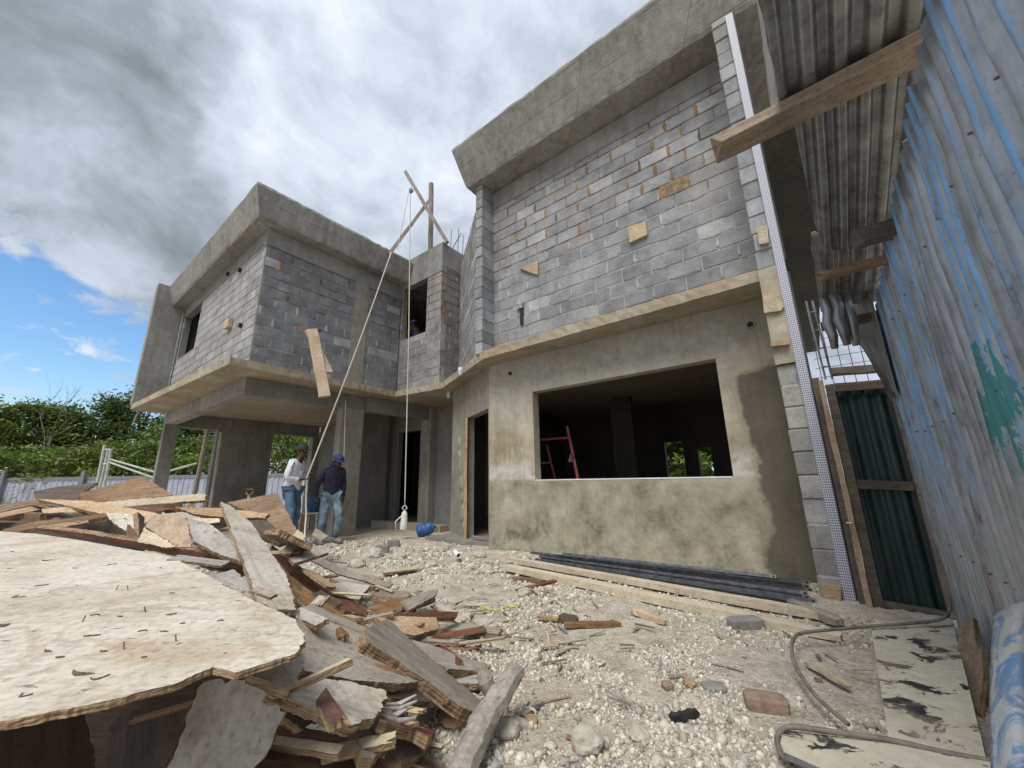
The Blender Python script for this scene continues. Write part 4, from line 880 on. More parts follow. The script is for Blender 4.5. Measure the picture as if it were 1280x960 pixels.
for (p0, p1, w, lb) in (((476, 880), (520, 868), .012, 'topmost of the splinters fanning from a torn red board'), ((476, 884), (521, 875), .01, 'second of the splinters fanning from a torn red board'), ((478, 888), (508, 886), .016, 'widest middle splinter fanning from a torn red board'), ((476, 892), (520, 896), .012, 'lowest of the splinters fanning from a torn red board')):
    a = at_z(*p0, .3); b = at_z(*p1, .27); mb = MB(); mw = T(a); mid = a.lerp(b, .5)+Vector((0, 0, -.012))
    d = (b-a); s = Vector((-d.y, d.x, 0)).normalized()*w
    vs = [(0, 0, 0)+Vector() if False else Vector((0, 0, 0))-s*.8, Vector((0, 0, 0))+s*.8, mid-a-s, mid-a+s, b-a-s*.25, b-a+s*.25]
    vs += [v - Vector((0, 0, .005)) for v in vs]
    mb.add(vs, [(0, 1, 3, 2), (2, 3, 5, 4), (6, 8, 9, 7), (8, 10, 11, 9), (0, 2, 8, 6), (2, 4, 10, 8), (1, 7, 9, 3), (3, 9, 11, 5), (0, 6, 7, 1), (4, 5, 11, 10)])
    tag(build('wood_splinter', mb, M['ply_grey'], None, mw), lb, 'splinter', 'splinters of the torn red board')
B('broken_board', [(472, 890), (500, 893), (532, 904), (544, 914), (536, 922), (520, 912), (476, 900)], Zp((474, 892, .26), (540, 914, .1), (500, 902, .22)), .03, 'red', 'torn red board with its pale splinters spread open', group=PILE)
B('rotten_log', [(318, 908), (370, 906), (440, 924), (442, 990), (300, 990)], Zp((318, 908, .3), (440, 926, .22), (330, 985, .27)), .08, 'red', 'dark red rotten timber at the bottom edge of the photo', 'log', PILE, grain=((318, 940), (440, 950)))
B('broken_board', [(492, 914), (530, 909), (541, 930), (520, 945), (496, 953), (488, 935)], Zp((492, 915, .18), (530, 910, .12), (498, 953, .16)), .03, 'ply_grey', 'cracked pale board lying right of the diamond shaped end', group=PILE)
B('broken_board', [(440, 945), (500, 950), (505, 990), (430, 990)], Zp((440, 945, .2), (500, 950, .16), (430, 990, .2)), .02, 'tan', 'yellowish chipped board at the bottom edge beside the red timber', group=PILE)
B('broken_board', [(246, 862), (270, 848), (318, 850), (358, 890), (352, 902), (344, 916), (338, 934), (330, 947), (318, 958), (304, 990), (196, 990)], Zp((252, 855, .5), (344, 900, .4), (220, 985, .3)), .022, 'ply_grey', 'grey board with saw tooth torn end in shade under the big sheet', group=PILE, grain=((300, 850), (250, 990)), rag=.009)
B('broken_board', [(-80, 910), (60, 880), (104, 876), (125, 990), (-80, 990)], Zp((0, 905, .5), (104, 880, .46), (60, 985, .4)), .02, 'darkwood', 'dark board in the shade at the bottom left corner', group=PILE)
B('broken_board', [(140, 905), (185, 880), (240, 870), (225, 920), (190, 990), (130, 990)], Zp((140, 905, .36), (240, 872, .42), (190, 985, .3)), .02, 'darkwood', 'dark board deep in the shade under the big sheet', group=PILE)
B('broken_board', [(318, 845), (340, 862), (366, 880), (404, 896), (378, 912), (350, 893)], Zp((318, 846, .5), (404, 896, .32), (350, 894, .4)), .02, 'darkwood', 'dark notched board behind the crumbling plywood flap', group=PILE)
B('broken_board', [(255, 722), (292, 712), (312, 728), (322, 752), (312, 748), (270, 725)], Zp((255, 722, .58), (312, 720, .6), (312, 748, .55)), .02, 'ply_grey', 'greenish grey panel in the gap between big sheet and white plank', group=PILE)
for (pts, an, mt, lb) in (
    ([(386, 742), (402, 738), (428, 752), (418, 760)], ((386, 742, .34), (428, 752, .26), (418, 760, .27)), 'darkwood', 'dark slab in the gap beneath the dark diagonal board'),
    ([(462, 742), (498, 738), (530, 741), (500, 748)], ((462, 742, .12), (530, 741, .06), (500, 748, .1)), 'greywood', 'thin grey slat at the back right end of the pile'),
    ([(430, 716), (462, 718), (480, 723), (452, 722)], ((430, 716, .1), (480, 723, .04), (452, 722, .08)), 'tan', 'short tan stick on the rubble behind the sloping batten'),
    ([(478, 712), (520, 708), (522, 711), (480, 716)], ((478, 712, .0), (522, 709, -.02), (480, 716, .0)), 'pine', 'thin white stick on the rubble beyond the pile'),
    ([(395, 660), (410, 670), (402, 676), (390, 668)], ((395, 664, .3), (410, 672, .25), (402, 677, .25)), 'greywood', 'small grey offcut by the feet of the man in the navy hoodie')):
    B('broken_board', pts, Zp(*an), .02, mt, lb, group=PILE)
B('broken_board', [(-70, 652), (60, 640), (150, 648), (185, 664), (180, 690), (60, 672), (-70, 676)], Yp((-70, 652, 3.7), (150, 648, 3.75), (60, 676, 3.6)), .02, 'darkwood', 'added dark board backing the shaded gaps at the left of the pile', group=PILE)  # added backing board; its dark tone stands in for shade in the gaps
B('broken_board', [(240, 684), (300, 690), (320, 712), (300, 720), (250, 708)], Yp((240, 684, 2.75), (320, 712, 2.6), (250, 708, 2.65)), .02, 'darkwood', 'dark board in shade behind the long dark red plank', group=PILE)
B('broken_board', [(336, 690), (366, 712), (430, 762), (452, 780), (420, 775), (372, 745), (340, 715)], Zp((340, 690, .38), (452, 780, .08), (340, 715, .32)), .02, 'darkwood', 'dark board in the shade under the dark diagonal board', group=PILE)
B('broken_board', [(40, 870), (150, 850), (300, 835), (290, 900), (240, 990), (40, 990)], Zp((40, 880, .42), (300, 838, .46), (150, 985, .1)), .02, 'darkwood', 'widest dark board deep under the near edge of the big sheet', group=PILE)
def loose(c, yaw, pitch, roll, L, w, th, mat):
    mb = MB(); top = []; n = max(6, int(L/.012))
    sp = lambda k, t: random.uniform(.0, 1.)**2*.11*k
    side = lambda t, q: w/2*(1+.16*nz(t*4, q, c.x*5)+.07*nz(t*19, q))
    wl = [(-L/2+L*i/n, side(i/n, 1.)) for i in range(n+1)]; wr = [(L/2-L*i/n, -side(1-i/n, 7.)) for i in range(n+1)]
    m_ = max(3, int(w/.008)); e1 = [(L/2-(L*sp(1, 0) if i % 2 else 0)*1.4, w/2-w*i/m_) for i in range(1, m_)]; e0 = [(-L/2+(L*sp(1, 0) if i % 2 else 0)*1.4, -w/2+w*i/m_) for i in range(1, m_)]
    out = wl+e1+wr+e0; N = len(out); R_ = 3
    vs = [(x+(.0015*nz(x*80, y*80, q*3.) if q else 0), y+(.0025*nz(x*80, y*80, q*5.) if q else 0), -th*q/R_+.004*nz(x*5, y*9, c.y*3)) for q in range(R_+1) for x, y in out]
    mb.add(vs, [tuple(range(N)), tuple(range((R_+1)*N-1, R_*N-1, -1))], 0)
    for q in range(R_):
        for i in range(N): mb.f.append((q*N+i, q*N+(i+1) % N, (q+1)*N+(i+1) % N, (q+1)*N+i)); mb.m.append(1); mb.c.append(None)
    mw = T(c)@RZ(yaw)@Matrix.Rotation(pitch, 4, 'Y')@Matrix.Rotation(roll, 4, 'X')
    o = build('broken_scrap', mb, [M[mat], M['edge']], None, mw)
    bm = bmesh.new(); bm.from_mesh(o.data); bmesh.ops.triangulate(bm, faces=[f for f in bm.faces if len(f.verts) > 4]); bm.to_mesh(o.data); bm.free()
    return tag(o, 'small splintered board scrap lying loose on the slopes of the scrap pile', 'board', 'loose splintered scraps on the pile')
rs = random.Random(11)
for px, py, z in ((395, 690, .3), (420, 702, .22), (440, 742, .2), (470, 750, .14), (410, 720, .3), (500, 760, .2), (515, 780, .22), (540, 800, .16), (440, 770, .32), (425, 790, .42), (470, 770, .3), (560, 815, .14), (585, 845, .08), (540, 862, .14), (500, 885, .24), (540, 930, .08), (520, 950, .08), (470, 960, .2), (560, 880, .06), (400, 840, .5), (350, 690, .52), (300, 672, .72), (262, 664, .8), (215, 652, .88), (160, 646, .9), (110, 642, .9), (70, 648, .86), (30, 652, .82), (250, 700, .62), (330, 740, .62), (385, 770, .5), (400, 750, .4), (455, 725, .12), (480, 735, .1), (520, 745, .08), (560, 765, .05), (600, 800, .05), (575, 790, .06), (130, 634, .97), (190, 634, .98), (240, 634, .95), (60, 632, .95), (300, 640, .9), (230, 880, .42), (410, 880, .42), (450, 930, .28), (380, 930, .3), (505, 905, .22)):
    c = at_z(px, py, z+.01) if py > 682 else at_y(px, py, 3.75-(py-630)*.022); d_ = math.hypot(c.x, c.y); k = .62 if d_ < 2 else 1.
    loose(c, rs.choice((-.9, -.5, -.2, .15, .4, 2.2, -1.2))+rs.uniform(-.25, .25), rs.uniform(-.22, .22), rs.uniform(-.3, .3), rs.uniform(.12, .42)*k, rs.uniform(.03, .095)*k, rs.uniform(.007, .02), rs.choice(('tan', 'brown', 'brown', 'red', 'ply_grey', 'greywood', 'tan', 'ply_peel', 'pine')))
def chips():
    mb = MB()
    for _ in range(520):
        x = random.gauss(-.65, .55); y = random.gauss(2.75, .75)
        if random.random() < .3: x = random.uniform(-2.4, 1.8); y = random.uniform(2.2, 5.4)
        if y < 1.6 or x < -2.6 or UV((x, y, 0))[1] > 4.8: continue
        L = random.uniform(.012, .06)*(1+random.random()**4); w = random.uniform(.002, .009); a = random.uniform(0, PI); h = ground_h(x, y)+.006+random.random()*.02
        d = Vector((math.cos(a), math.sin(a), random.uniform(-.25, .25)))*L; k = random.choice((0, 0, 1, 2))
        mb.bar(Vector((x, y, h))-d, Vector((x, y, h))+d, w*2, w*.8, random.uniform(-.4, .4), k)
    tag(build('wood_chips', mb, [M['greywood'], M['tan'], M['brown']]), 'splinters and chips of wood littering the rubble', 'wood chips', kind='stuff')
chips()
# forked log made of two limbs
fm = T(at_z(628, 872, .12)); mb = MB()
fl = empty('forked_log', fm, 'forked weathered log leaning at the right end of the scrap pile', 'log')
def limb(pts, r, nm):
    mb = MB(); P = local(pts, fm); Q = []; R_ = []
    for i in range(len(P)-1):
        for k in range(8): t = k/8; p = P[i].lerp(P[i+1], t); Q.append(p); R_.append(r[i]+(r[i+1]-r[i])*t)
    Q.append(P[-1]); R_.append(r[-1]); mb.tube(Q, R_, 10)
    mb.v = [tuple(Vector(v)+Vector((nz(v[0]*25, v[1]*25, v[2]*25), nz(v[0]*25+7, v[1]*25, v[2]*25), nz(v[0]*25, v[1]*25+9, v[2]*25)))*.009) for v in mb.v]
    build(nm, mb, M['greywood'], fl)
limb([at_z(572, 975, .05), at_z(606, 900, .12), at_z(645, 838, .2)], [.05, .05, .042], 'trunk')
limb([at_z(616, 868, .14), at_z(606, 850, .2), at_z(601, 832, .24)], [.034, .03, .02], 'limb')

# ------------------------------------------------------------------ small things on the rubble
def stick(name, a, b, w, h, mat, label, cat='stick', group=None, jit=.003, z=.03, za=None):
    A = at_z(*a, z); Bp = at_z(*b, z if za is None else za); c = A.lerp(Bp, .5); d = (Bp-A); X = d.normalized(); Yv = Vector((0, 0, 1)).cross(X).normalized(); Zv = X.cross(Yv)
    mw = Matrix((X, Yv, Zv)).transposed().to_4x4(); mw.translation = c; mb = MB(); L = d.length/2
    vs = []; fs = []; n = 9
    for i in range(n):
        x = -L+2*L*i/(n-1); tp = 1. if 0 < i < n-1 else random.uniform(.6, .95)
        for sx, sy in ((-1, -1), (1, -1), (1, 1), (-1, 1)): vs.append((x, sx*w/2*tp+random.uniform(-jit, jit), sy*h/2*tp+random.uniform(-jit, jit)))
    for i in range(n-1):
        for k in range(4): fs.append((i*4+k, i*4+(k+1) % 4, i*4+4+(k+1) % 4, i*4+4+k))
    fs += [(3, 2, 1, 0), tuple((n-1)*4+k for k in range(4))]; mb.add(vs, fs)
    return tag(build(name, mb, mat, None, mw), label, cat, group)
TB = 'sawn timbers lying along the facade'
stick('timber_beam', (632, 698), (1046, 772), .1, .05, M['pine'], 'long pale timber lying closest to the black steel bars', 'timber', TB, .003, .05)
stick('timber_beam', (634, 709), (1052, 797), .12, .055, M['pine'], 'long pale timber lying outermost on the rubble before the facade', 'timber', TB, .003, .04)
stick('timber_beam', (985, 752), (1050, 778), .08, .05, M['greywood'], 'short grey timber between the bar ends and the block pilaster', 'timber', TB, .003, .05)
# black channel bars stacked against the foot of the wall
BARS = 'steel bars stacked along the facade'
bar_l = ['topmost grey steel bar of the stack, against the wall', 'second grey steel bar from the wall', 'third black steel bar, with a pale holed end', 'middle grey steel bar of the stack', 'bluish grey steel bar, fourth from the front', 'third black steel bar from the front', 'second grey steel bar from the front', 'frontmost black steel bar of the stack']
for i in range(8):
    a = (655 + (48 if i == 0 else 26*random.random()), 689 + i*1.7 + (3 if i == 0 else 0)); b = (962 if i == 0 else 1006+random.uniform(-6, 6), (720, 727, 731.5, 736, 740.5, 745, 750, 755)[i])
    z0 = (.1, .1, .09, .08, .07, .06, .05, .04)[i]
    A = at_z(*a, z0); Bq = at_z(*b, z0+random.uniform(-.012, .02)); d = Bq-A; L = d.length; X = d.normalized(); Yv = Vector((0, 0, 1)).cross(X).normalized(); Yv = (Yv + Vector((0, 0, random.uniform(-.25, .25)))).normalized()
    mw = Matrix((X, Yv, X.cross(Yv))).transposed().to_4x4(); mw.translation = A.lerp(Bq, .5)
    root = empty('steel_bar', mw, bar_l[i], 'steel bar', BARS)
    mb = MB(); w = .011; h = .028
    mb.box((-L/2, -w, -h/2), (L/2, -w+.005, h/2)); mb.box((-L/2, -w+.0055, h/2-.005), (L/2, w, h/2)); mb.box((-L/2, -w+.0055, -h/2), (L/2, w, -h/2+.005))
    build('channel', mb, M['steel'] if i in (2, 5, 7) else M['steel_grey'], root)
    mb = MB(); mb.box((L/2+.001, -w, -h/2), (L/2+.05, -w+.006, h/2)); ep = build('end_plate', mb, M['steel_dull'], root)
    mb = MB(); mb.lathe([(.009, .0), (.001, .0)], 10, 0, Matrix.Translation((L/2+.03, -w-.002, 0))@Matrix.Rotation(PI/2, 4, 'X')); build('bolt_hole', mb, M['dark'], ep)
stick('pvc_pipe', (566, 686), (577, 699), .07, .07, M['white'], 'short white plastic pipe offcut on the rubble by the doorway', 'pipe')
def fix_pipe():
    o = bpy.data.objects['pvc_pipe']; mb = MB(); L = .17
    mb.lathe([(.035, -L), (.035, L), (.029, L), (.029, -L), (.035, -L)], 18, 0, Matrix.Rotation(PI/2, 4, 'Y')); me = bpy.data.meshes.new('pvc_pipe'); me.from_pydata(mb.v, [], mb.f); me.materials.append(M['white']); me.polygons.foreach_set('use_smooth', [True]*len(me.polygons)); o.data = me
fix_pipe()
ST = 'sticks and lath scraps on the rubble'
for a, b, w, h, m, lb in (((705, 781), (776, 780), .05, .03, 'brown', 'dark brown lath scrap in the middle of the rubble yard'), ((700, 772), (722, 776), .06, .05, 'darkwood', 'dark stub touching the brown lath scrap'),
    ((792, 764), (832, 778), .05, .035, 'tan', 'split tan stick below the black bars'), ((672, 770), (698, 774), .04, .02, 'tan', 'small tan chip left of the brown lath scrap'),
    ((640, 722), (678, 727), .05, .03, 'brown', 'brown splintered strip near the left end of the long timbers'), ((645, 738), (712, 722), .05, .02, 'red', 'red brown strip poking under the long timbers'),
    ((838, 896), (872, 890), .028, .02, 'dark', 'short black stick among the pale gravel'), ((1007, 828), (1062, 858), .03, .015, 'pine', 'clean pine stick left of the splashed cream panel'),
    ((700, 957), (748, 940), .03, .02, 'greywood', 'grey twig at the bottom edge among the gravel'), ((545, 785), (560, 790), .05, .04, 'brown', 'brown chip at the tip of the pile'),
    ((925, 778), (980, 786), .02, .012, 'greywood', 'thin grey slat by the outer long timber'), ((590, 670), (640, 676), .05, .02, 'greywood', 'weathered strip at the foot of the doorway'),
    ((655, 900), (680, 880), .02, .012, 'darkwood', 'tiny dark twig right of the forked log')):
    stick('wood_scrap', a, b, w, h, M[m], lb, 'stick', ST, .004, .025)
def rock(x, y, r, mat, label, sq=(1, 1, .7), z=.0, name='rock', cat='rock', group='bigger stones on the rubble', boxy=False):
    p = at_z(x, y, z); mb = MB(); v, f = stone_base(3)
    if boxy: v = np.sign(v)*np.abs(v)**.35; v /= np.abs(v).max()
    vs = []
    for q in v:
        k = 1+.22*nz(q[0]*1.7+x, q[1]*1.7+y, q[2]*1.7)+.1*nz(q[0]*5, q[1]*5+x, q[2]*5) if not boxy else 1+.05*nz(q[0]*3+x, q[1]*3, q[2]*3)
        vs.append((q[0]*r*sq[0]*k, q[1]*r*sq[1]*k, q[2]*r*sq[2]*k+r*sq[2]*.55))
    mb.add(vs, [tuple(t) for t in f]); p.z = ground_h(p.x, p.y)
    return tag(build(name, mb, M[mat], None, T(p)@RZ(random.uniform(-.4, .4))), label, cat, group)
rock(568, 912, .06, 'orange', 'orange stained rock between the splinters and the forked log', (1.1, .8, .65))
rock(664, 912, .03, 'orange', 'small orange stone right of the forked log')
rock(636, 925, .048, 'limestone', 'round knobbly limestone right of the forked log', (1, .9, .85))
rock(520, 930, .05, 'limestone', 'limestone lump by the cracked pale board')
rock(600, 925, .045, 'limestone', 'pale limestone lump left of the forked log')
rock(735, 948, .06, 'limestone', 'white limestone lump at the bottom edge of the photo')
rock(800, 930, .04, 'limestone', 'white limestone lump among the gravel below the black stick')
rock(862, 857, .033, 'orange', 'small reddish stone beside the grey tile piece')
rock(835, 860, .03, 'brick', 'small brown stone left of the reddish stone')
rock(958, 882, .075, 'brick', 'dusty brown half brick lying right on the gravel', (1.15, .65, .5), name='half_brick', cat='brick', group=None, boxy=True)
rock(892, 859, .045, 'concrete', 'grey broken tile piece on the gravel', (1.2, .9, .25), name='tile_piece', cat='tile', group=None, boxy=True)
rock(933, 789, .09, 'concrete', 'grey block fragment beside the outer long timber', (1.25, .55, .4), name='block_piece', cat='block', group=None, boxy=True)
for i, (x, y, r, lb) in enumerate(((500, 690, .1, 'large limestone lump in front of the hanging weight'), (470, 688, .12, 'biggest limestone lump at the porch'), (448, 700, .1, 'limestone lump behind the sloping batten'), (540, 700, .08, 'limestone lump between the blue jug and the pipe'), (610, 715, .07, 'limestone lump below the doorway'), (520, 720, .07, 'limestone lump in the rubble right of the pile'), (600, 690, .09, 'mortar coloured lump at the corner of the plaster wall'), (655, 745, .06, 'limestone lump under the left end of the long timbers'))):
    rock(x, y, r, 'limestone', lb)
for x, y, lb in ((492, 676, 'upright grey block fragment on the porch rubble'), (478, 684, 'round holed block fragment near the porch')):
    rock(x, y, .11, 'concrete_dark', lb, (1, .7, .7), name='block_piece', cat='block', group='block fragments at the porch', boxy=True)
# yellow cord
mb = MB(); P = [at_z(x, y, .03) for x, y in ((596, 760), (606, 766), (600, 758), (620, 763), (636, 758), (648, 759))]; o0 = P[0]; mb.tube([p-o0 for p in P], .005, 6)
tag(build('yellow_cord', mb, M['yellow'], None, T(o0)), 'thin yellow cord lying on the bare patch of rubble', 'cord')
# blue jug lying, blue bucket standing
def jug(p, s, rot, name, label, cat):
    mw = T(p)@rot@Matrix.Scale(s, 4); r = empty(name, mw, label, cat)
    mb = MB(); mb.lathe([(.001, 0), (.13, 0), (.15, .02), (.15, .1), (.143, .11), (.15, .12), (.15, .2), (.143, .21), (.15, .22), (.148, .3), (.12, .36), (.05, .4), (.045, .44), (.001, .44)], 20); build('body', mb, M['blueplastic'], r, smooth=True)
    mb = MB(); mb.tube([(.1, 0, .37), (.13, 0, .44), (.06, 0, .47), (.03, 0, .43)], .012, 6); build('handle', mb, M['blueplastic'], r)
p = at_z(522, 671, -.1); p.z = .0
jug(p, .85, Matrix.Rotation(math.radians(75), 4, 'Y')@RZ(.4), 'water_jug', 'ribbed blue plastic jug lying on the porch rubble', 'jug')
mw = T(at_y(392, 640, 8.6)); bk = empty('blue_bucket', mw, 'blue plastic bucket standing behind the two men', 'bucket')
mb = MB(); mb.lathe([(.001, 0), (.11, 0), (.145, .28), (.15, .28), (.15, .3), (.135, .3), (.105, .02), (.001, .02)], 20); build('body', mb, M['blueplastic'], bk, smooth=True)
mb = MB(); mb.tube([(-.15, 0, .28), (-.1, 0, .38), (0, 0, .42), (.1, 0, .38), (.15, 0, .28)], .006, 6); build('handle', mb, M['steel_dull'], bk)
bp = UV(at_y(392, 640, 8.6))
mb = MB(); mb.box((-.2, -.2, 0), (.2, .2, .03)); 
for sx in (-.17, .17):
    for sy in (-.17, .17): mb.box((sx-.02, sy-.02, -.32-bp[2]*0), (sx+.02, sy+.02, -.001))
tb = T(at_y(392, 640, 8.6)-Vector((0, 0, .031))); tag(build('bucket_stool', mb, M['greywood'], None, tb), 'rough wooden stool under the blue bucket', 'stool')
# shovel handle in front of the big carport pillar
sm = T(at_y(309, 636, 5.6)); sh = empty('shovel', sm, 'shovel standing in the pile with its D shaped handle up', 'shovel')
mb = MB(); mb.tube([(0, 0, -.6), (0, 0, .17)], .018, 8); build('shaft', mb, M['tan'], sh)
mb = MB(); mb.tube([(0, 0, .17), (-.045, 0, .21), (-.045, 0, .26), (.045, 0, .26), (.045, 0, .21), (0, 0, .17)], .011, 6); build('grip', mb, M['brown'], sh)
# planks propped on the wing's slab edge
def plank3(name, a, b, w, t, mat, label, roll=0., group=None):
    c = a.lerp(b, .5); mb = MB(); mb.bar(a-c, b-c, w, t, roll, jit=.004, nseg=8); o = build(name, mb, mat, None, T(c)); 
    return tag(o, label, 'plank', group)
PW = 'planks hung over the slab edge of the wing'
plank3('hung_plank', at_v(390, 412, 2.9)*1, at_v(406, 496, 2.9), .17, .04, M['tan'], 'pale plank hanging down over the slab edge of the left wing', .5, PW)
plank3('hung_plank', at_v(386, 414, 2.98), at_v(411, 466, 3.02), .14, .035, M['greywood'], 'greyer plank behind the hanging pale one on the left wing', .3, PW)
plank3('hung_plank', at_v(373, 412, 3.0), at_v(398, 413, 3.0), .12, .05, M['brown'], 'short brown crosspiece at the top of the hung planks', .2, PW)

# ------------------------------------------------------------------ scaffold pieces and props
def frame(name, mw, tubes, mat, label, cat):
    r = empty(name, mw, label, cat)
    for nm, a, b, rad in tubes:
        mb = MB(); A, Bq = local([a, b], mw); mb.tube([A, Bq], rad, 8); build(nm, mb, mat, r)
    return r
v0 = 5.7
frame('scaffold_frame', T(at_v(712, 600, v0)), [('post', at_v(709, 533, v0), at_v(731, 640, v0), .024), ('post', at_v(684, 556, v0+.5), at_v(704, 640, v0+.5), .02), ('rail', at_v(655, 551, v0), at_v(713, 547, v0), .02), ('rail', at_v(660, 579, v0+.5), at_v(690, 578, v0+.5), .016)], M['redpaint'], 'red scaffold frame leaning inside the big window opening', 'scaffold')
mw = T(at_v(714, 573, v0-.05)); mb = MB(); mb.bar((-.02, 0, -.06), (.02, 0, .07), .06, .05, .4, jit=.006, nseg=3); tag(build('clamp', mb, M['steel_dull'], None, mw), 'pale clamp hooked on the red scaffold frame', 'clamp')
Ys = 12.5
frame('scaffold_frame', T(at_y(125, 620, Ys)), [('post', at_y(131, 556, Ys), at_y(117, 625, Ys), .04), ('post', at_y(139, 562, Ys), at_y(127, 625, Ys), .04), ('post', at_y(135, 563, Ys+.6), at_y(122, 622, Ys+.6), .035), ('rail', at_y(132, 562, Ys), at_y(139, 562, Ys), .03), ('rail', at_y(129, 580, Ys), at_y(136, 580, Ys), .03), ('brace', at_y(137, 574, Ys), at_y(200, 592, Ys), .03), ('brace', at_y(137, 578, Ys), at_y(200, 600, Ys), .03)], M['palegreen'], 'pale scaffold frame with braces beyond the left column', 'scaffold')
PR = 'timber props around the carport'
def prop(a, b, r, m, lb): 
    c = a.lerp(b, .5); mb = MB(); mb.tube([a-c, (a-c).lerp(b-c, .5)+Vector((.015, 0, 0)), b-c], [r, r*1.05, r*.9], 8); tag(build('timber_prop', mb, M[m], None, T(c)), lb, 'prop', PR)
prop(at_y(260, 534, 12.), at_y(238, 640, 12.), .06, 'greywood', 'pale timber prop leaning in the left carport opening')
prop(at_y(277, 540, 10.6), at_y(262, 640, 10.6), .05, 'greywood', 'slim pale prop tight against the big carport pillar')
prop(at_y(207, 590, 12.6), at_y(246, 579, 12.6), .035, 'palegreen', 'thin brace rising to the leaning carport prop')

# ------------------------------------------------------------------ the passage on the right: zinc fence, gate, roof sheets
AM = RZ(THETA)
def corr(u_of, v0, v1, z0_of, z1_of, pitch=.088, amp=.0145, mat=None, name='sheet', parent=None, sub=8, rows=14, ragtop=.0, ragend=0., bow=0.):
    """upright corrugated sheet running along v; u_of(v, z) gives the plane, the wave goes across it"""
    n = max(2, int((v1-v0)/pitch*sub)); mb = MB(); vs = []; hs = []
    for j in range(rows+1):
        for i in range(n+1):
            v = v0+(v1-v0)*i/n; t = j/rows; h = math.sin(2*PI*(v-v0)/pitch)
            zt = z1_of(v)+ragtop*nz(v*5, 3.3)+ragtop*.6*nz(v*17, 1.7); z = z0_of(v)+(zt-z0_of(v))*t
            dent = .012*nz(v*3, z*2, 2.)+.006*nz(v*9, z*4, 5.)
            vv = v + ragend*nz(z*4, 1.1 if i > n/2 else 8.2)*(1 if i in (0, 1, n-1, n) else 0)
            u = u_of(v, z)+h*amp+dent; vs.append((-u, vv, z)); hs.append(.5+.5*h)
    fs = [(j*(n+1)+i, j*(n+1)+i+1, (j+1)*(n+1)+i+1, (j+1)*(n+1)+i) for j in range(rows) for i in range(n)]
    mb.v = vs; mb.f = fs; mb.m = [0]*len(fs); mb.c = [(hs[f[0]],)*3 for f in fs]
    o = build(name, mb, mat, parent, smooth=True, fixn=False)
    # per-corner colour so that the paint follows the ridges smoothly
    ca = o.data.color_attributes['Col']; arr = []
    for f in fs:
        for k in f: arr += [hs[k]]*3+[1.]
    ca.data.foreach_set('color', arr)
    sd = o.modifiers.new('thick', 'SOLIDIFY'); sd.thickness = .0012
    return o
zf = empty('zinc_fence', AM, 'tall blue streaked corrugated zinc fence along the right side', 'fence')
UF = -.57
corr(lambda v, z: UF+.012*z, 2.2, 4.06, lambda v: -.2, lambda v: 2.38-.12*max(0, v-2.6), mat=M['zinc_fence'], name='zinc_sheet', parent=zf, ragtop=.06, ragend=.03)
corr(lambda v, z: UF+.022+.012*z, 1.05, 2.28, lambda v: -.2, lambda v: 2.42, mat=M['zinc_fence'], name='zinc_sheet', parent=zf, ragtop=.07, ragend=.05)
corr(lambda v, z: UF+.004+.012*z, .1, 1.1, lambda v: -.2, lambda v: 2.45, mat=M['zinc_fence'], name='zinc_sheet', parent=zf, ragtop=.03)
mb = MB()
for v in (.4, 2.3, 4.0): mb.box((-UF+.03, v, -.2), (-UF+.1, v+.07, 2.3))
build('fence_post', mb, M['darkwood'], zf)
for zr in (.55, 1.25, 1.95):
    mb = MB()
    for i in range(15):
        v = .5+.088*2.5*i+random.uniform(-.03, .03); u = UF+.012*zr+.018+(.02 if v < 2.25 else 0); mb.lathe([(.0, .003), (.003, .002), (.0045, 0), (.0045, -.008)], 8, 0, Matrix.Translation((-u, v, zr+random.uniform(-.02, .02)))@Matrix.Rotation(-PI/2, 4, 'Y'))
    so_ = build('screw_row', mb, M['rod'], zf); so_['kind'] = 'stuff'
# folded flap of torn sheet at the far end, hanging inwards
mb = MB(); n = 26; vs = []; hs = []
for j in range(11):
    for i in range(n+1):
        t = i/n; z = 1.55+.85*j/10; h = math.sin(t*PI*9); q = math.sin(t*PI*.9)
        vs.append((-(UF+.05+.2*t*(j/10)**1.5+h*.007), 3.75+.42*t-.1*q*(1-j/10), z+.05*nz(t*7, j*.5)))
mb.v = vs; mb.f = [(j*(n+1)+i, j*(n+1)+i+1, (j+1)*(n+1)+i+1, (j+1)*(n+1)+i) for j in range(10) for i in range(n)]; mb.m = [0]*len(mb.f); mb.c = [(.3, .3, .3)]*len(mb.f)
o = build('torn_flap', mb, M['zinc_roof'], zf, smooth=True, fixn=False)
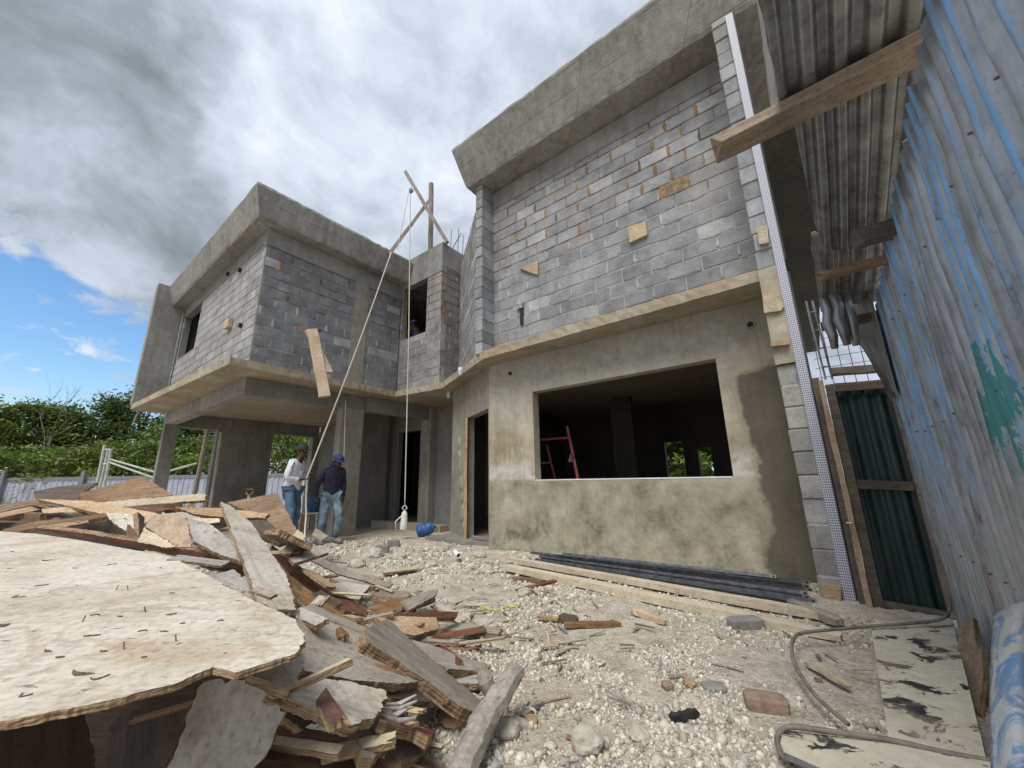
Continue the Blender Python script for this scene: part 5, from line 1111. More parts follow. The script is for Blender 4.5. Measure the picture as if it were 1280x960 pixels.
# overhead sheets
def roof(name, us, pts, mat, label, group, pitch=.076, amp=.01, rag=.03):
    """corrugated sheet overhead: pts = [(v, z, u_left, u_right)], the wave runs across u"""
    mb = MB(); n = 90; vs = []; R = len(pts); rows = 18; hs = []
    for j in range(rows+1):
        t = j/rows*(R-1); k = min(int(t), R-2); f = t-k
        v, z, ul, ur = [a+(b-a)*f for a, b in zip(pts[k], pts[k+1])]
        for i in range(n+1):
            u = ul+(ur-ul)*i/n; h = max(-1, min(1, 1.9*math.sin(2*PI*u/pitch)))
            vv = v + (rag*nz(u*9, v)*(1 if j in (0, rows) else .1)); vs.append((-(u+(rag*.5*nz(v*6, 2.2 if i else 4.) if i in (0, n) else 0)), vv, z+h*amp+.006*nz(u*4, v*3)))
            hs.append(.5+.5*h)
    fs = [(j*(n+1)+i, j*(n+1)+i+1, (j+1)*(n+1)+i+1, (j+1)*(n+1)+i) for j in range(rows) for i in range(n)]
    mb.v = vs; mb.f = fs; mb.m = [0]*len(fs); mb.c = [(hs[f[0]],)*3 for f in fs]
    o = build(name, mb, mat, None, AM, smooth=True, fixn=False); o.modifiers.new('thick', 'SOLIDIFY').thickness = .0015
    return tag(o, label, 'roof sheet', group)
RG = 'corrugated sheets roofing the passage'
roof('roof_sheet', 0, [(1.0, 2.9, -.088, -.75), (2.06, 2.70, -.138, -.7)], M['zinc_roof'], 'nearest galvanised sheet over the passage, above the big brown board', RG, amp=.018, pitch=.11)
roof('roof_sheet', 0, [(1.99, 2.72, -.172, -.66), (3.1, 2.42, -.245, -.62)], M['zinc_roof'], 'middle galvanised sheet over the passage, beyond the big brown board', RG, amp=.016, pitch=.085)
roof('roof_sheet', 0, [(2.9, 2.5, -.2, -.6), (3.9, 2.3, -.22, -.58)], M['zinc_roof'], 'farthest dark sheet over the passage, above the gate', RG)
def rafter(v, z, ua, ub, w, t, mat, label, ztilt=0., name='rafter'):
    a = H(ua, v, z); b = H(ub, v, z+ztilt); c = a.lerp(b, .5); d = b-a; mb = MB(); L = d.length
    # pentagonal sawn end on the left
    x = d.normalized(); vs = []
    for s, cut in ((0, .05), (L, 0)):
        for yy, zz, k in ((-w/2, -t/2, 1), (w/2, -t/2, 0), (w/2, t/2, 0), (-w/2, t/2, 0)):
            vs.append((a-c)+x*(s+cut*k)+Vector((0, yy, zz)))
    mb.add(vs, [(0, 1, 2, 3), (7, 6, 5, 4), (0, 4, 5, 1), (1, 5, 6, 2), (2, 6, 7, 3), (3, 7, 4, 0)])
    o = build(name, mb, mat, None, AM@Matrix.Translation(c)); m = o.modifiers.new('bev', 'BEVEL'); m.width = .004
    return tag(o, label, 'rafter', 'boards carrying the passage roof')
rafter(1.98, 2.655, .17, -.74, .14, .06, M['greybrown'], 'big brown board jutting over the passage in front of the facade', .03)
rafter(2.75, 2.3, -.36, -.6, .08, .09, M['darkwood'], 'short dark stub of board by the torn fence top')
rafter(3.08, 2.27, -.2, -.62, .07, .045, M['brown'], 'thin brown crossboard at the end of the middle roof sheet')
rafter(3.85, 2.16, -.2, -.6, .07, .06, M['darkwood'], 'far dark crossboard above the gate')
# twisted metal hanging from the far sheet
mb = MB()
for k, (u, v) in enumerate(((-.24, 3.6), (-.3, 3.55), (-.36, 3.6))):
    pr = [(-u+.02*nz(i*.7, k), v+.03*nz(i*.5, k+4.), 2.3-.1*i) for i in range(5)]; mb.tube(pr, [.03, .034, .036, .03, .022], 9)
tag(build('hanging_metal', mb, M['zinc_roof'], None, AM, smooth=True), 'crumpled strips of dark sheet metal hanging above the gate', 'scrap metal')
# light weld mesh seen above the gate
mb = MB()
for i in range(6): u = -.17-.085*i; mb.tube([(-u, 4.9, .9), (-u, 4.9, 2.6)], .0035, 5)
for i in range(9): z = 1.55+.1*i; mb.tube([(.14, 4.895, z), (.64, 4.895, z)], .0035, 5)
tag(build('weld_mesh', mb, M['steel'], None, AM), 'rusty steel mesh against the sky above the gate', 'mesh')
mb = MB(); mb.tube([(.15, 3.7, 1.7), (.135, 3.7, 2.35)], .008, 6); mb.tube([(.19, 3.72, 1.7), (.175, 3.72, 2.35)], .008, 6)
for z in (1.8, 1.95, 2.1, 2.25): mb.tube([(.145, 3.7, z), (.185, 3.72, z)], .006, 5)
tag(build('rebar_ladder', mb, M['steel_dull'], None, AM), 'narrow ladder of thin rods hanging beside the house wall', 'rebar')
mb = MB(); mb.bar((.24, 4.6, 1.93), (.62, 4.6, 1.9), .1, .06, jit=.005, nseg=4); tag(build('cross_plank', mb, M['darkwood'], None, AM), 'dark plank crossing the daylight gap above the gate', 'plank')
# gate
gt = empty('zinc_gate', AM@Matrix.Translation((.13, 4.28, 0)), 'dark green corrugated gate with a wooden frame in the passage', 'gate')
gl = lambda u, v, z: Vector((-u-.13, v-4.28, z))
mb = MB(); mb.bar(gl(-.135, 4.26, -.15), gl(-.135, 4.26, 1.8), .035, .05, .0, jit=.004, nseg=8); build('post', mb, M['tan'], gt)
mb = MB(); mb.bar(gl(-.105, 4.36, -.15), gl(-.105, 4.36, 1.85), .05, .02, 0, jit=.003, nseg=5); build('gap_filler_board', mb, M['darkwood'], gt)  # added dark strip that closes the bright gap beside the post
mb = MB(); mb.bar(gl(-.19, 4.3, -.15), gl(-.19, 4.3, 1.76), .06, .06, .0, jit=.003, nseg=6); build('stile', mb, M['darkwood'], gt)
mb = MB(); mb.bar(gl(-.58, 4.3, -.15), gl(-.58, 4.3, 1.72), .05, .06, .0, jit=.003, nseg=6); build('stile', mb, M['darkwood'], gt)
for z in (1.73, .92, .02):
    mb = MB(); mb.bar(gl(-.222, 4.31, z), gl(-.552, 4.31, z-.02), .05, .07, 0, jit=.002, nseg=3); build('rail', mb, M['darkwood'], gt)
g_ = corr(lambda v, z: 0., 0., .5, lambda v: -.1, lambda v: 1.7, mat=M['zinc_green'], name='green_panel', parent=gt)
g_.matrix_local = Matrix.Translation((.03, .07, 0))@RZ(-PI/2)
mb = MB(); mb.tube([gl(-.135, 4.2, .62), gl(-.1, 4.2, .62)], .012, 6); build('latch', mb, M['steel_dull'], gt)
# ------------------------------------------------------------------ bottom right: splashed panel, bent rods, blue white sheet
plate('paint_splashed_panel', [(1088, 778), (1190, 774), (1233, 949), (1112, 931)], Zp((1088, 778, .1), (1190, 774, .13), (1170, 942, .12)), .03, 'splash', 'cream metal panel splashed with black paint lying by the fence', 'panel', grain=((1088, 778), (1112, 931)), rag=.001, edge='steel_dull')
plate('paint_splashed_panel', [(975, 912), (1110, 928), (1290, 962), (1290, 1000), (1060, 975), (980, 940)], Zp((975, 912, .1), (1230, 952, .16), (1060, 975, .14)), .02, 'splash', 'narrow splashed panel edge at the bottom right corner', 'panel', grain=((975, 920), (1280, 975)), rag=.001, edge='steel_dull')
def rod(name, pts, r, label):
    P = []
    src = [at_z(x, y, z) for x, y, z in pts]
    for i in range(len(src)-1):   # catmull-rom
        p0 = src[max(i-1, 0)]; p1 = src[i]; p2 = src[i+1]; p3 = src[min(i+2, len(src)-1)]
        for k in range(6):
            t = k/6; P.append(.5*((2*p1)+(p2-p0)*t+(2*p0-5*p1+4*p2-p3)*t*t+(3*p1-p0-3*p2+p3)*t**3))
    P.append(src[-1]); c = P[0]; mb = MB(); mb.tube([p-c for p in P], r, 8); return tag(build(name, mb, M['rod'], None, T(c), smooth=True), label, 'rod', 'bent rods round the splashed panels')
rod('bent_rod', [(1188, 748, .24), (1186, 766, .2), (1172, 775, .16), (1140, 779, .14), (1088, 783, .12), (1010, 790, .1), (993, 797, .1), (990, 815, .1), (996, 835, .08), (1020, 870, .06), (1060, 905, .06)], .009, 'bent metal rod looping left from the splashed cream panel')
rod('bent_rod', [(990, 955, .04), (976, 942, .05), (972, 922, .09), (985, 909, .12), (1020, 912, .13), (1110, 925, .14), (1180, 941, .15), (1240, 952, .16)], .009, 'bent metal rod with a loop at the bottom edge of the photo')
plate('broken_board', [(1203, 778), (1209, 769), (1216, 771), (1218, 790), (1221, 812), (1227, 806), (1229, 846), (1222, 890), (1210, 872), (1197, 850), (1193, 826)], [(1210, 770, 'y', 2.3), (1236, 840, 'y', 2.0), (1210, 880, 'y', 1.98)], .025, 'greybrown', 'brown broken board standing upright against the zinc fence', 'board', rag=.004)
def curved_sheet():
    mb = MB(); n = 16; m = 12; vs = []
    for j in range(m+1):
        for i in range(n+1):
            t = i/n; q = j/m
            x = 1244+70*t-8*q*(1-t)*0; y = 762-22*t+q*(230); Y = 1.62-.32*q+.16*math.sin(t*PI*.8)*-1+.15*t
            vs.append(at_y(x - 4*math.sin(q*PI), y + 10*(1-t)**3*(1-q), Y))
    c = vs[0]; mb.v = [tuple(v-c) for v in vs]; mb.f = [(j*(n+1)+i, j*(n+1)+i+1, (j+1)*(n+1)+i+1, (j+1)*(n+1)+i) for j in range(m) for i in range(n)]; mb.m = [0]*len(mb.f); mb.c = [None]*len(mb.f)
    o = build('curved_sheet', mb, M['bluewhite'], None, T(c), smooth=True, fixn=False); o.modifiers.new('thick', 'SOLIDIFY').thickness = .006
    tag(o, 'curved metal sheet with swirled blue and white paint at the right edge', 'metal sheet')
curved_sheet()
mb = MB(); c = at_y(1188, 705, 2.9)
mb.tube([(.0, 0, 0), (-.03, .01, .02), (-.035, 0, -.04), (0, .01, -.07), (.02, 0, -.01), (-.02, .02, .01), (-.03, 0, -.06), (-.01, 0, -.1)], .004, 5); tag(build('wire_loop', mb, M['steel_dull'], None, T(c)), 'loop of thin wire tying the gate to the fence', 'wire')

# ------------------------------------------------------------------ people
def skin(joints, edges, radii, lv=2):
    me = bpy.data.meshes.new('tmp'); names = list(joints); idx = {k: i for i, k in enumerate(names)}
    me.from_pydata([joints[k] for k in names], [(idx[a], idx[b]) for a, b in edges], [])
    o = bpy.data.objects.new('tmp', me); COL.objects.link(o)
    o.modifiers.new('s', 'SKIN'); o.modifiers['s'].use_smooth_shade = True
    for i, k in enumerate(names):
        r = radii[k]; me.skin_vertices[0].data[i].radius = r if isinstance(r, tuple) else (r, r); me.skin_vertices[0].data[i].use_root = (i == 0)
    sd = o.modifiers.new('d', 'SUBSURF'); sd.levels = lv; sd.render_levels = lv
    dg = bpy.context.evaluated_depsgraph_get(); out = bpy.data.meshes.new_from_object(o.evaluated_get(dg)); bpy.data.objects.remove(o); bpy.data.meshes.remove(me)
    return out
def add_fingers(mb, wrist, hand, up):
    d = (hand-wrist).normalized(); s = d.cross(up).normalized(); n = s.cross(d)
    for k, (o, L) in enumerate(((-.03, .06), (-.01, .072), (.01, .068), (.03, .052))):
        a = hand + s*o + d*.02; mb.tube([a, a+d*L*.5-n*.012, a+d*L*.75-n*.04, a+d*L*.6-n*.06], [.0095, .009, .008, .006], 6)
    a = wrist.lerp(hand, .6)+s*.035; mb.tube([a, a+s*.028+d*.025, a+s*.02+d*.055-n*.025], [.011, .0095, .007], 6)
def person(mw, J, label, shirt, jeans, capm, head_dir, hood=False, lower=True):
    """J: joints in metres, local frame with x forward, y left, z up"""
    J = {k: Vector(v) for k, v in J.items()}
    root = empty('person', mw, label, 'person')
    hd = Vector(head_dir).normalized(); hc = J['head']; up = Vector((0, 0, 1)); sd = hd.cross(up).normalized(); hu = sd.cross(hd)
    body = {k: J[k] for k in J}
    body['jaw'] = hc - hu*.055 + hd*.035; body['skull'] = hc + hu*.035 - hd*.01; body['crown'] = hc + hu*.095 - hd*.01
    E = [('pelvis', 'spine'), ('spine', 'chest'), ('chest', 'neck'), ('neck', 'jaw'), ('jaw', 'skull'), ('skull', 'crown')]
    for s in 'LR':
        E += [('chest', 'sh'+s), ('sh'+s, 'el'+s), ('el'+s, 'wr'+s), ('wr'+s, 'ha'+s)]
        E += [('pelvis', 'hip'+s), ('hip'+s, 'kn'+s), ('kn'+s, 'an'+s), ('an'+s, 'to'+s)]
    body.pop('head')
    rad = dict(pelvis=(.11, .13), spine=(.1, .12), chest=(.11, .14), neck=.055, jaw=(.062, .066), skull=(.088, .08), crown=(.06, .055))
    for s in 'LR': rad.update({'sh'+s: .055, 'el'+s: .04, 'wr'+s: .028, 'ha'+s: (.034, .02), 'hip'+s: .085, 'kn'+s: .055, 'an'+s: .038, 'to'+s: (.035, .028)})
    me = skin(body, E, rad); me.materials.append(M['skin']); bm = MB()
    for s in 'LR': add_fingers(bm, J['wr'+s], J['ha'+s], Vector((0, 0, 1)) if abs((J['ha'+s]-J['wr'+s]).normalized().z) < .8 else Vector((0, 1, 0)))
    nose = hc + hd*.092 - hu*.0; bm.tube([hc+hd*.075+hu*.035, nose-hu*.015, hc+hd*.07-hu*.028], [.008, .016, .009], 6)
    for q in (-1, 1): bm.tube([hc+sd*q*.072+hu*.025, hc+sd*q*.084, hc+sd*q*.072-hu*.028], [.01, .014, .008], 6)
    bb = bmesh.new(); bb.from_mesh(me); m2 = bpy.data.meshes.new('f'); m2.from_pydata([tuple(v) for v in bm.v], [], bm.f); bb.from_mesh(m2); bb.to_mesh(me); bb.free(); bpy.data.meshes.remove(m2)
    me.polygons.foreach_set('use_smooth', [True]*len(me.polygons)); me.name = 'body'; bo = link('body', me, root)
    mb = MB()
    for q in (-1, 1): mb.lathe([(.001, -.01), (.011, 0), (.001, .01)], 8, 0, Matrix.Translation(hc+hd*.082+sd*q*.032+hu*.02))
    build('eyes', mb, M['white'], root)
    mb = MB(); mb.tube([hc+hd*.082-hu*.05-sd*.024, hc+hd*.09-hu*.052, hc+hd*.082-hu*.05+sd*.024], .007, 6); build('mouth', mb, M['redpaint'], root)
    # clothes as their own skins, a little larger than the body
    sj = {k: J[k] for k in ('spine', 'chest', 'shL', 'elL', 'wrL', 'shR', 'elR', 'wrR')}; sj = {'spine': sj.pop('spine'), **sj}; sj['hem'] = J['pelvis'] + Vector((0, 0, -.09 if not hood else -.02)); sj['col'] = J['neck']
    sr = dict(spine=(.125, .155), chest=(.13, .165), hem=(.135, .165), col=(.07, .075))
    for s in 'LR': sr.update({'sh'+s: .078, 'el'+s: .062, 'wr'+s: .045})
    me = skin(sj, [('spine', 'hem'), ('spine', 'chest'), ('chest', 'col')] + [e for s in 'LR' for e in (('chest', 'sh'+s), ('sh'+s, 'el'+s), ('el'+s, 'wr'+s))], sr)
    me.materials.append(shirt)
    for v in me.vertices:
        c = Vector(v.co); v.co = c + Vector((nz(c.x*9, c.y*9, c.z*6), nz(c.x*9+4, c.y*9, c.z*6), 0))*.016
    link('hoodie' if hood else 'shirt', me, root)
    tj = {'pelvis': J['pelvis'], **{k+s: J[k+s] for s in 'LR' for k in ('hip', 'kn')}}; tr = dict(pelvis=(.12, .145))
    for s in 'LR':
        tj['cuf'+s] = J['an'+s] + Vector((0, 0, .02)); tr.update({'hip'+s: .1, 'kn'+s: .078, 'cuf'+s: .062})
    me = skin(tj, [('pelvis', 'hip'+s) for s in 'LR'] + [e for s in 'LR' for e in (('hip'+s, 'kn'+s), ('kn'+s, 'cuf'+s))], tr); me.materials.append(jeans)
    for v in me.vertices:
        c = Vector(v.co); v.co = c + Vector((nz(c.x*11, c.y*11, c.z*7), nz(c.x*11+4, c.y*11, c.z*7), 0))*.014
    link('jeans', me, root)
    for s in 'LR':
        a = J['an'+s]; t = J['to'+s]; mb = MB(); d = (t-a); d.z = 0; d.normalize(); b0 = Vector((a.x, a.y, t.z-.025))
        mb.tube([b0-d*.07+Vector((0, 0, .03)), b0-d*.03+Vector((0, 0, .045)), b0+d*.06+Vector((0, 0, .04)), b0+d*.15+Vector((0, 0, .028)), b0+d*.2+Vector((0, 0, .022))], [.03, .046, .045, .042, .025], 10); build('shoe', mb, M['shoe'], root, smooth=True)
    # cap with a peak
    R3 = Matrix((hd, -sd, hu)).transposed().to_4x4(); cm = Matrix.Translation(hc+hu*.045-hd*.008)@R3
    mb = MB(); mb.lathe([(.102, -.01), (.105, .015), (.098, .045), (.075, .075), (.04, .09), (.001, .094)], 18, 0, cm@Matrix.Diagonal((1.08, .95, 1, 1)))
    k = 9; rim = [cm@Vector((.1*math.cos(a)*1.06, .1*math.sin(a)*.95, .0)) for a in np.linspace(-1.1, 1.1, k)]; lip = [cm@Vector((.1*math.cos(a)+.085*math.cos(a*.8), .1*math.sin(a)*.9, -.012)) for a in np.linspace(-1.1, 1.1, k)]
    mb.add(rim+lip+[p-hu*.006 for p in rim]+[p-hu*.006 for p in lip], [(i, i+1, k+i+1, k+i) for i in range(k-1)]+[(2*k+i, 3*k+i, 3*k+i+1, 2*k+i+1) for i in range(k-1)]+[(k+i, k+i+1, 3*k+i+1, 3*k+i) for i in range(k-1)])
    build('cap', mb, capm, root, smooth=True)
    if hood:
        mb = MB(); mb.lathe([(.075, -.1), (.1, -.06), (.098, -.02), (.09, .0)], 16, 0, Matrix.Translation(hc-hu*.03-hd*.03)@R3); build('hood', mb, shirt, root, smooth=True)
    return root
p1 = at_y(368, 600, MAN1_Y); z1 = -.05
person(T((p1.x, p1.y, z1)), dict(pelvis=(0, 0, .95), spine=(0, 0, 1.15), chest=(.01, 0, 1.34), neck=(.035, 0, 1.5), head=(.075, 0, 1.63),
    shL=(.02, .19, 1.42), elL=(-.0, .25, 1.16), wrL=(.17, .13, 1.2), haL=(.235, .08, 1.235), shR=(.02, -.19, 1.42), elR=(-.02, -.24, 1.15), wrR=(.15, -.1, 1.12), haR=(.225, -.05, 1.14),
    hipL=(0, .09, .9), knL=(.05, .1, .5), anL=(.0, .11, .09), toL=(.14, .12, .035), hipR=(0, -.09, .9), knR=(.06, -.1, .5), anR=(.03, -.11, .09), toR=(.17, -.12, .035)),
    'man in white shirt and dark cap hauling on the slanting rope', M['shirt'], M['jeans'], M['cap'], (1, -.05, .05))
p2 = at_y(415, 600, 7.75)
person(T((p2.x, p2.y, -.13))@RZ(-.55), dict(pelvis=(0, 0, .9), spine=(.0, 0, 1.1), chest=(.03, 0, 1.28), neck=(.07, 0, 1.43), head=(.13, 0, 1.545),
    shL=(.04, .19, 1.36), elL=(.02, .25, 1.08), wrL=(.08, .22, .85), haL=(.11, .2, .76), shR=(.03, -.19, 1.36), elR=(-.1, -.24, 1.1), wrR=(-.1, -.24, .86), haR=(-.08, -.23, .77),
    hipL=(.02, .09, .86), knL=(.2, .1, .52), anL=(.12, .1, .12), toL=(.26, .1, .07), hipR=(-.01, -.09, .86), knR=(-.02, -.1, .46), anR=(-.13, -.1, .09), toR=(.0, -.11, .04)),
    'man in navy hoodie and blue cap walking past the porch column', M['hoodie'], M['jeans_pale'], M['capblue'], (1, 0, -.35), hood=True)
p3 = at_v(523, 402, 6.05)
person(T((p3.x, p3.y, p3.z-1.62))@RZ(2.6), dict(pelvis=(0, 0, .95), spine=(.03, 0, 1.14), chest=(.07, 0, 1.32), neck=(.12, 0, 1.45), head=(.18, 0, 1.56),
    shL=(.08, .19, 1.38), elL=(.14, .25, 1.12), wrL=(.32, .16, 1.1), haL=(.4, .12, 1.1), shR=(.08, -.19, 1.38), elR=(.12, -.25, 1.12), wrR=(.3, -.16, 1.08), haR=(.38, -.12, 1.08),
    hipL=(0, .09, .9), knL=(.03, .1, .5), anL=(0, .1, .09), toL=(.14, .1, .035), hipR=(0, -.09, .9), knR=(.03, -.1, .5), anR=(0, -.1, .09), toR=(.14, -.1, .035)),
    'worker in a violet cap inside the small upstairs window', M['hoodie'], M['jeans'], M['capviolet'], (1, 0, -.3))

# ------------------------------------------------------------------ far fence and vegetation
ff = empty('zinc_fence', T((0, 21., 0)), 'low white corrugated fence in front of the trees at left', 'fence')
mb = MB(); x = -46.; vs = []; n = 0; xs = []
while x < -4: xs += [(x, 0), (x+.14, 0), (x+.17, .035), (x+.21, .035), (x+.24, 0)]; x += .28
for z in (-.6, 1.52): vs += [(a, -b, z) for a, b in xs]
k = len(xs); mb.v = vs; mb.f = [(i, i+1, k+i+1, k+i) for i in range(k-1)]; mb.m = [0]*len(mb.f); mb.c = [(.5, .5, .5)]*len(mb.f)
build('fence_sheet', mb, M['zinc_far'], ff, fixn=False)
mb = MB(); mb.box((-46, -.06, 1.4), (-4, -.045, 1.55)); build('top_rail', mb, M['steel_dull'], ff)
for px, h in ((4, 1.95), (104, 1.85), (300, 1.8)):
    p = at_y(px, 600, 20.9); mb = MB(); mb.box((p.x-.09, -.2, -.6), (p.x+.09, -.07, h)); build('fence_post', mb, M['steel_dull'], ff)

def leaves(n, centers, spread, size, mats, flat=.55):
    """many separate leaf faces, in clumps"""
    C = np.array(centers); k = rng.integers(0, len(C), n); P = C[k] + rng.normal(0, 1, (n, 3))*np.array(spread)*rng.uniform(.4, 1., (n, 1))
    nr = rng.normal(0, 1, (n, 3)); nr[:, 2] = np.abs(nr[:, 2])+flat; nr /= np.linalg.norm(nr, axis=1)[:, None]
    t = np.cross(nr, rng.normal(0, 1, (n, 3))); t /= np.linalg.norm(t, axis=1)[:, None]; b = np.cross(nr, t)
    s = size*rng.uniform(.6, 1.4, (n, 1)); w = s*rng.uniform(.3, .55, (n, 1))
    s = s*1.25
    V = np.stack([P-t*s, P+b*w-nr*s*.1, P+t*s-nr*s*.25, P-b*w-nr*s*.1], 1).reshape(-1, 3)
    Fq = np.arange(4*n).reshape(n, 4); me = bpy.data.meshes.new('foliage'); me.from_pydata(V.tolist(), [], Fq.tolist())
    for m in mats: me.materials.append(m)
    lt = rng.random(len(C)); mi = np.where(rng.random(n) < .25, rng.integers(0, len(mats), n), (lt[k]*len(mats)).astype(int)); me.polygons.foreach_set('material_index', mi.astype(np.int32)); return me
def tree(name, base, h, r, n, mats, label, cat='tree', group='trees beyond the white fence', size=.14, low=.15, clumps=42, dense=1.):
    root = empty(name, T(base), label, cat, group); mb = MB(); cs = []
    mb.tube([(0, 0, -.3), (.08*r, .05, h*.3), (0, .1*r, h*.62)], [.05*h**.8*.6, .04*h**.8*.6, .015*h**.8*.6], 8)
    for _ in range(clumps):
        a = random.uniform(0, 2*PI); t = random.random(); zz = low*h + (1-low)*h*t; rr = r*math.sin(PI*min(1, (.18+t*.82)))**.6*random.uniform(.35, 1.05)
        c = Vector((rr*math.cos(a), rr*math.sin(a), zz)); cs.append(c[:])
        if random.random() < .5: q = Vector((0, .05*r, max(.1, min(h*.6, zz*.65)))); mb.tube([q, q.lerp(c, .5)+Vector((0, 0, .1*r)), c], [.02*h**.5, .012*h**.5, .004*h**.5], 5)
    build('trunk', mb, M['bark'], root)
    me = leaves(n, cs, (r*.2, r*.2, h*.055*dense), size, mats); link('crown', me, root)
    return root
A_, B_, C_ = M['leaf_a'], M['leaf_b'], M['leaf_c']
def tx(px, Y): return Vector((at_y(px, 600, Y).x, Y, -.2))
tree('tree', tx(10, 27), 6.8, 3.2, 9500, (A_, B_, C_), 'mid green bushy tree at the left edge of the photo')
tree('tree', tx(62, 29), 7.0, 3.3, 9500, (B_, A_, C_), 'rounded tree second from the left edge beyond the fence')
tree('tree', tx(112, 31), 8.3, 3.3, 8000, (B_, C_, B_), 'taller dark tree just left of the grey end pier')
tree('tree', tx(160, 33), 9.0, 3.6, 8000, (B_, B_, C_), 'tallest dark tree half hidden behind the grey end pier')
tree('tree', tx(-40, 30), 7.4, 3.2, 5500, (B_, C_, A_), 'olive green tree cut by the left edge of the photo')
tree('tree', tx(205, 28), 6.0, 2.9, 6000, (A_, B_, C_), 'green tree seen left of the leaning carport prop')
tree('tree', tx(252, 30), 6.4, 3.0, 6000, (A_, C_, B_), 'green tree seen right of the leaning carport prop')
tree('tree', tx(366, 29), 6.2, 3.2, 6500, (A_, A_, B_), 'bright green tree framed by the carport opening behind the white shirt')
for px, Y, h, r, lb in ((30, 23.5, 3.7, 2.2, 'bright shrub behind the fence at the left edge'), (85, 23.2, 3.6, 2.3, 'bright shrub behind the fence left of the scaffold'), (140, 23.6, 3.9, 2.2, 'bright shrub behind the fence at the scaffold frame'), (232, 24., 4.2, 2.2, 'bright shrub behind the fence in the carport opening'), (-25, 23.6, 3.6, 2.2, 'shrub behind the fence cut by the left edge'), (183, 24., 3.8, 2.0, 'dark shrub beside the left carport column'), (350, 24., 4.4, 2.2, 'bright shrub behind the fence behind the white shirt'), (385, 25., 4.4, 2.2, 'dark shrub at the right side of the carport opening')):
    tree('shrub', tx(px, Y), h, r, 5200, (A_, C_, A_) if 'bright' in lb else (B_, A_, C_), lb, 'shrub', 'shrubs behind the white fence', size=.1, low=.05, clumps=55)
for (px, v, lb) in ((840, 19., 'green tree seen through the wider rear opening of the house'), (882, 19.5, 'green tree seen through the narrow rear opening of the house')):
    p = at_v(px, 585, v); tree('tree', (p.x, p.y, -.2), 5.5, 2.6, 8000, (A_, A_, C_), lb, group='trees behind the house')
# bare tree
bt = empty('bare_tree', T(tx(45, 26)), 'leafless tree with thin twigs rising above the shrubs at left', 'tree'); mb = MB()
def twig(p, d, L, r, lv):
    q = p + d*L; mb.tube([p, p.lerp(q, .5)+Vector((random.uniform(-1, 1), 0, random.uniform(-1, 1)))*L*.05, q], [r, r*.8, r*.55], 5, cap=False)
    if lv:
        for _ in range(random.choice((2, 3))):
            e = (d + Vector((random.uniform(-.75, .75), random.uniform(-.4, .4), random.uniform(-.1, .5)))).normalized(); twig(p.lerp(q, random.uniform(.55, 1.)), e, L*random.uniform(.55, .8), r*.5, lv-1)
twig(Vector((0, 0, 0)), Vector((.05, 0, 1)), 4.6, .12, 0)
for dx in (-.5, .2, .7): twig(Vector((0.2*dx, 0, 4.3)), Vector((dx, 0, 1)).normalized(), 1.9, .03, 3)
build('trunk', mb, M['bark'], bt)

# ------------------------------------------------------------------ sky and sun
SUN_EL, SUN_AZ = math.radians(58), math.radians(205)     # azimuth clockwise from +Y: behind the camera, to its left
wd = bpy.data.worlds.new('World'); scene.world = wd; wd.use_nodes = True; nt = wd.node_tree; nt.nodes.clear(); g = G(nt)
out = g.n('OutputWorld'); sky = g.n('TexSky'); sky.sky_type = 'NISHITA'; sky.sun_disc = False; sky.sun_elevation = SUN_EL; sky.sun_rotation = SUN_AZ; sky.air_density = 1.2; sky.dust_density = .6; sky.ozone_density = 3.
bs = g.n('Background'); hs = g.n('HueSaturation'); g.put(hs.inputs['Color'], sky.outputs[0]); hs.inputs['Saturation'].default_value = 1.2; g.put(bs.inputs[0], hs.outputs[0]); bs.inputs[1].default_value = .085
tc = g.n('TexCoord').outputs['Generated']; x, y, z = g.xyz(tc)
den = g.math('ADD', g.math('MAXIMUM', z, 0.), .22); cv = g.n('CombineXYZ'); g.put(cv.inputs[0], g.math('DIVIDE', x, den)); g.put(cv.inputs[1], g.math('DIVIDE', y, den)); cvo = cv.outputs[0]
def lobe(px, py, width):
    d = Vector(ray(px, py)).normalized(); v = g.n('VectorMath', operation='DOT_PRODUCT'); g.put(v.inputs[0], tc); v.inputs[1].default_value = d
    return g.rng(v.outputs['Value'], math.cos(math.radians(width)), 1., 0., 1.)
wv = g.noise(tc, 2.2, 3, .5); warp = g.n('VectorMath', operation='ADD'); wsc = g.n('VectorMath', operation='SCALE'); tn = g.n('TexNoise'); g.put(tn.inputs['Vector'], tc); g.put(tn.inputs['Scale'], 2.6); g.put(tn.inputs['Detail'], 4.)
g.put(wsc.inputs[0], tn.outputs['Color']); wsc.inputs['Scale'].default_value = .35; g.put(warp.inputs[0], g.map(tc, (1, 1, 1.7))); g.put(warp.inputs[1], wsc.outputs[0])
n1 = g.noise(warp.outputs[0], 2.1, 5, .52); n2 = g.noise(warp.outputs[0], 5.2, 10, .6)
f = g.math('ADD', g.math('MULTIPLY', n1, .58), g.math('MULTIPLY', n2, .42))
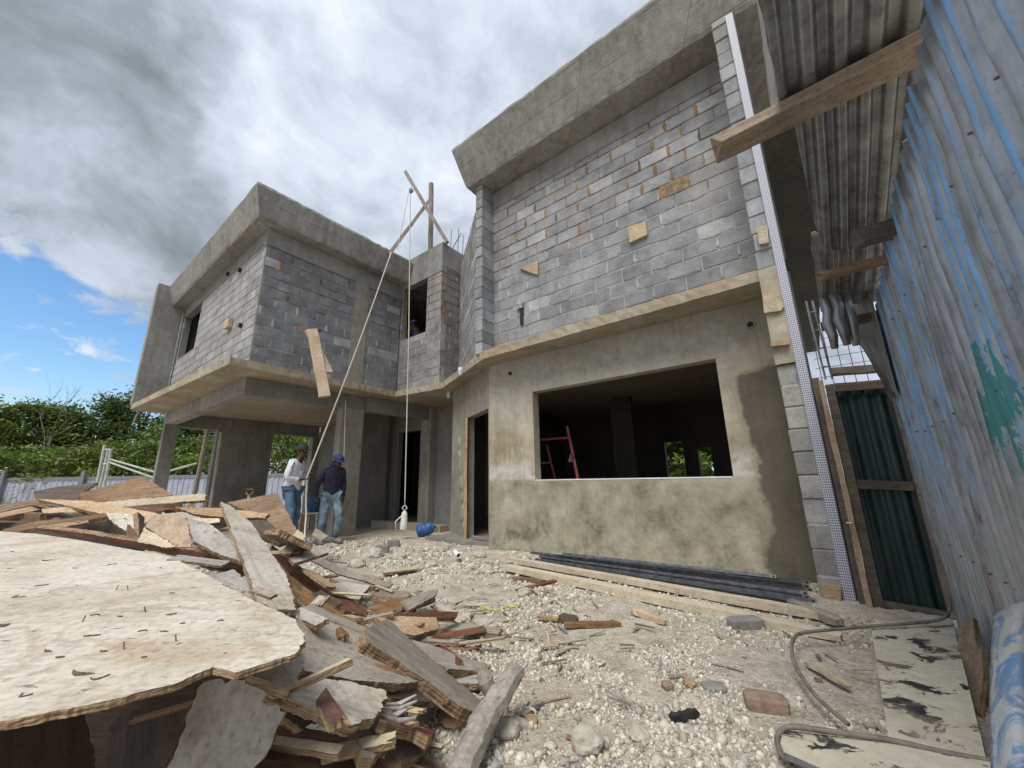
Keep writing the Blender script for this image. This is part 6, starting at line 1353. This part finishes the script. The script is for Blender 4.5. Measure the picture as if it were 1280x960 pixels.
for px, py, w_, k in ((50, 90, 24, -.1), (390, 80, 13, .03), (300, 190, 14, .05), (110, 230, 11, .07), (150, 325, 8, -.05), (120, 400, 10, .1), (560, 120, 18, .02), (700, 20, 16, .05), (520, 10, 9, -.07), (230, 330, 12, -.05), (1500, 300, 40, .05)):
    f = g.math('ADD', f, g.math('MULTIPLY', lobe(px, py, w_), k))
cc = g.ramp(f, [(.31, (.115, .135, .152)), (.4, (.175, .2, .228)), (.48, (.255, .285, .335)), (.57, (.345, .375, .43)), (.69, (.46, .485, .53))])
bc = g.n('Background'); g.put(bc.inputs[0], cc); bc.inputs[1].default_value = 1.
hole = g.math('MAXIMUM', lobe(15, 400, 10), g.math('MAXIMUM', g.math('MULTIPLY', lobe(110, 478, 12), .85), g.math('MULTIPLY', lobe(-130, 440, 20), .9)))   # the deck breaks up low at left
cover = g.rng(g.math('SUBTRACT', g.math('ADD', g.math('MULTIPLY', n2, .9), g.math('MULTIPLY', n1, .5)), g.math('MULTIPLY', hole, .56)), .34, .43)
cover = g.math('MAXIMUM', cover, g.math('MULTIPLY', g.rng(g.noise(g.map(tc, (1, 1, 2.4)), 7.5, 8, .62, .4), .53, .64), .85))
mx = g.n('MixShader'); g.put(mx.inputs[0], cover); nt.links.new(bs.outputs[0], mx.inputs[1]); nt.links.new(bc.outputs[0], mx.inputs[2]); nt.links.new(mx.outputs[0], out.inputs[0])
ld = bpy.data.lights.new('sun', 'SUN'); ld.energy = 1.5; ld.angle = math.radians(30); ld.color = (1, .95, .87)
so = bpy.data.objects.new('sun', ld); COL.objects.link(so)
sdir = Vector((math.sin(SUN_AZ)*math.cos(SUN_EL), math.cos(SUN_AZ)*math.cos(SUN_EL), math.sin(SUN_EL)))
so.rotation_euler = sdir.to_track_quat('Z', 'Y').to_euler(); so.location = sdir*40

scene.render.engine = 'CYCLES'
scene.view_settings.view_transform = 'Standard'; scene.view_settings.look = 'None'; scene.view_settings.exposure = 1.12; scene.view_settings.gamma = 1.
scene.cycles.use_denoising = True; scene.cycles.max_bounces = 8
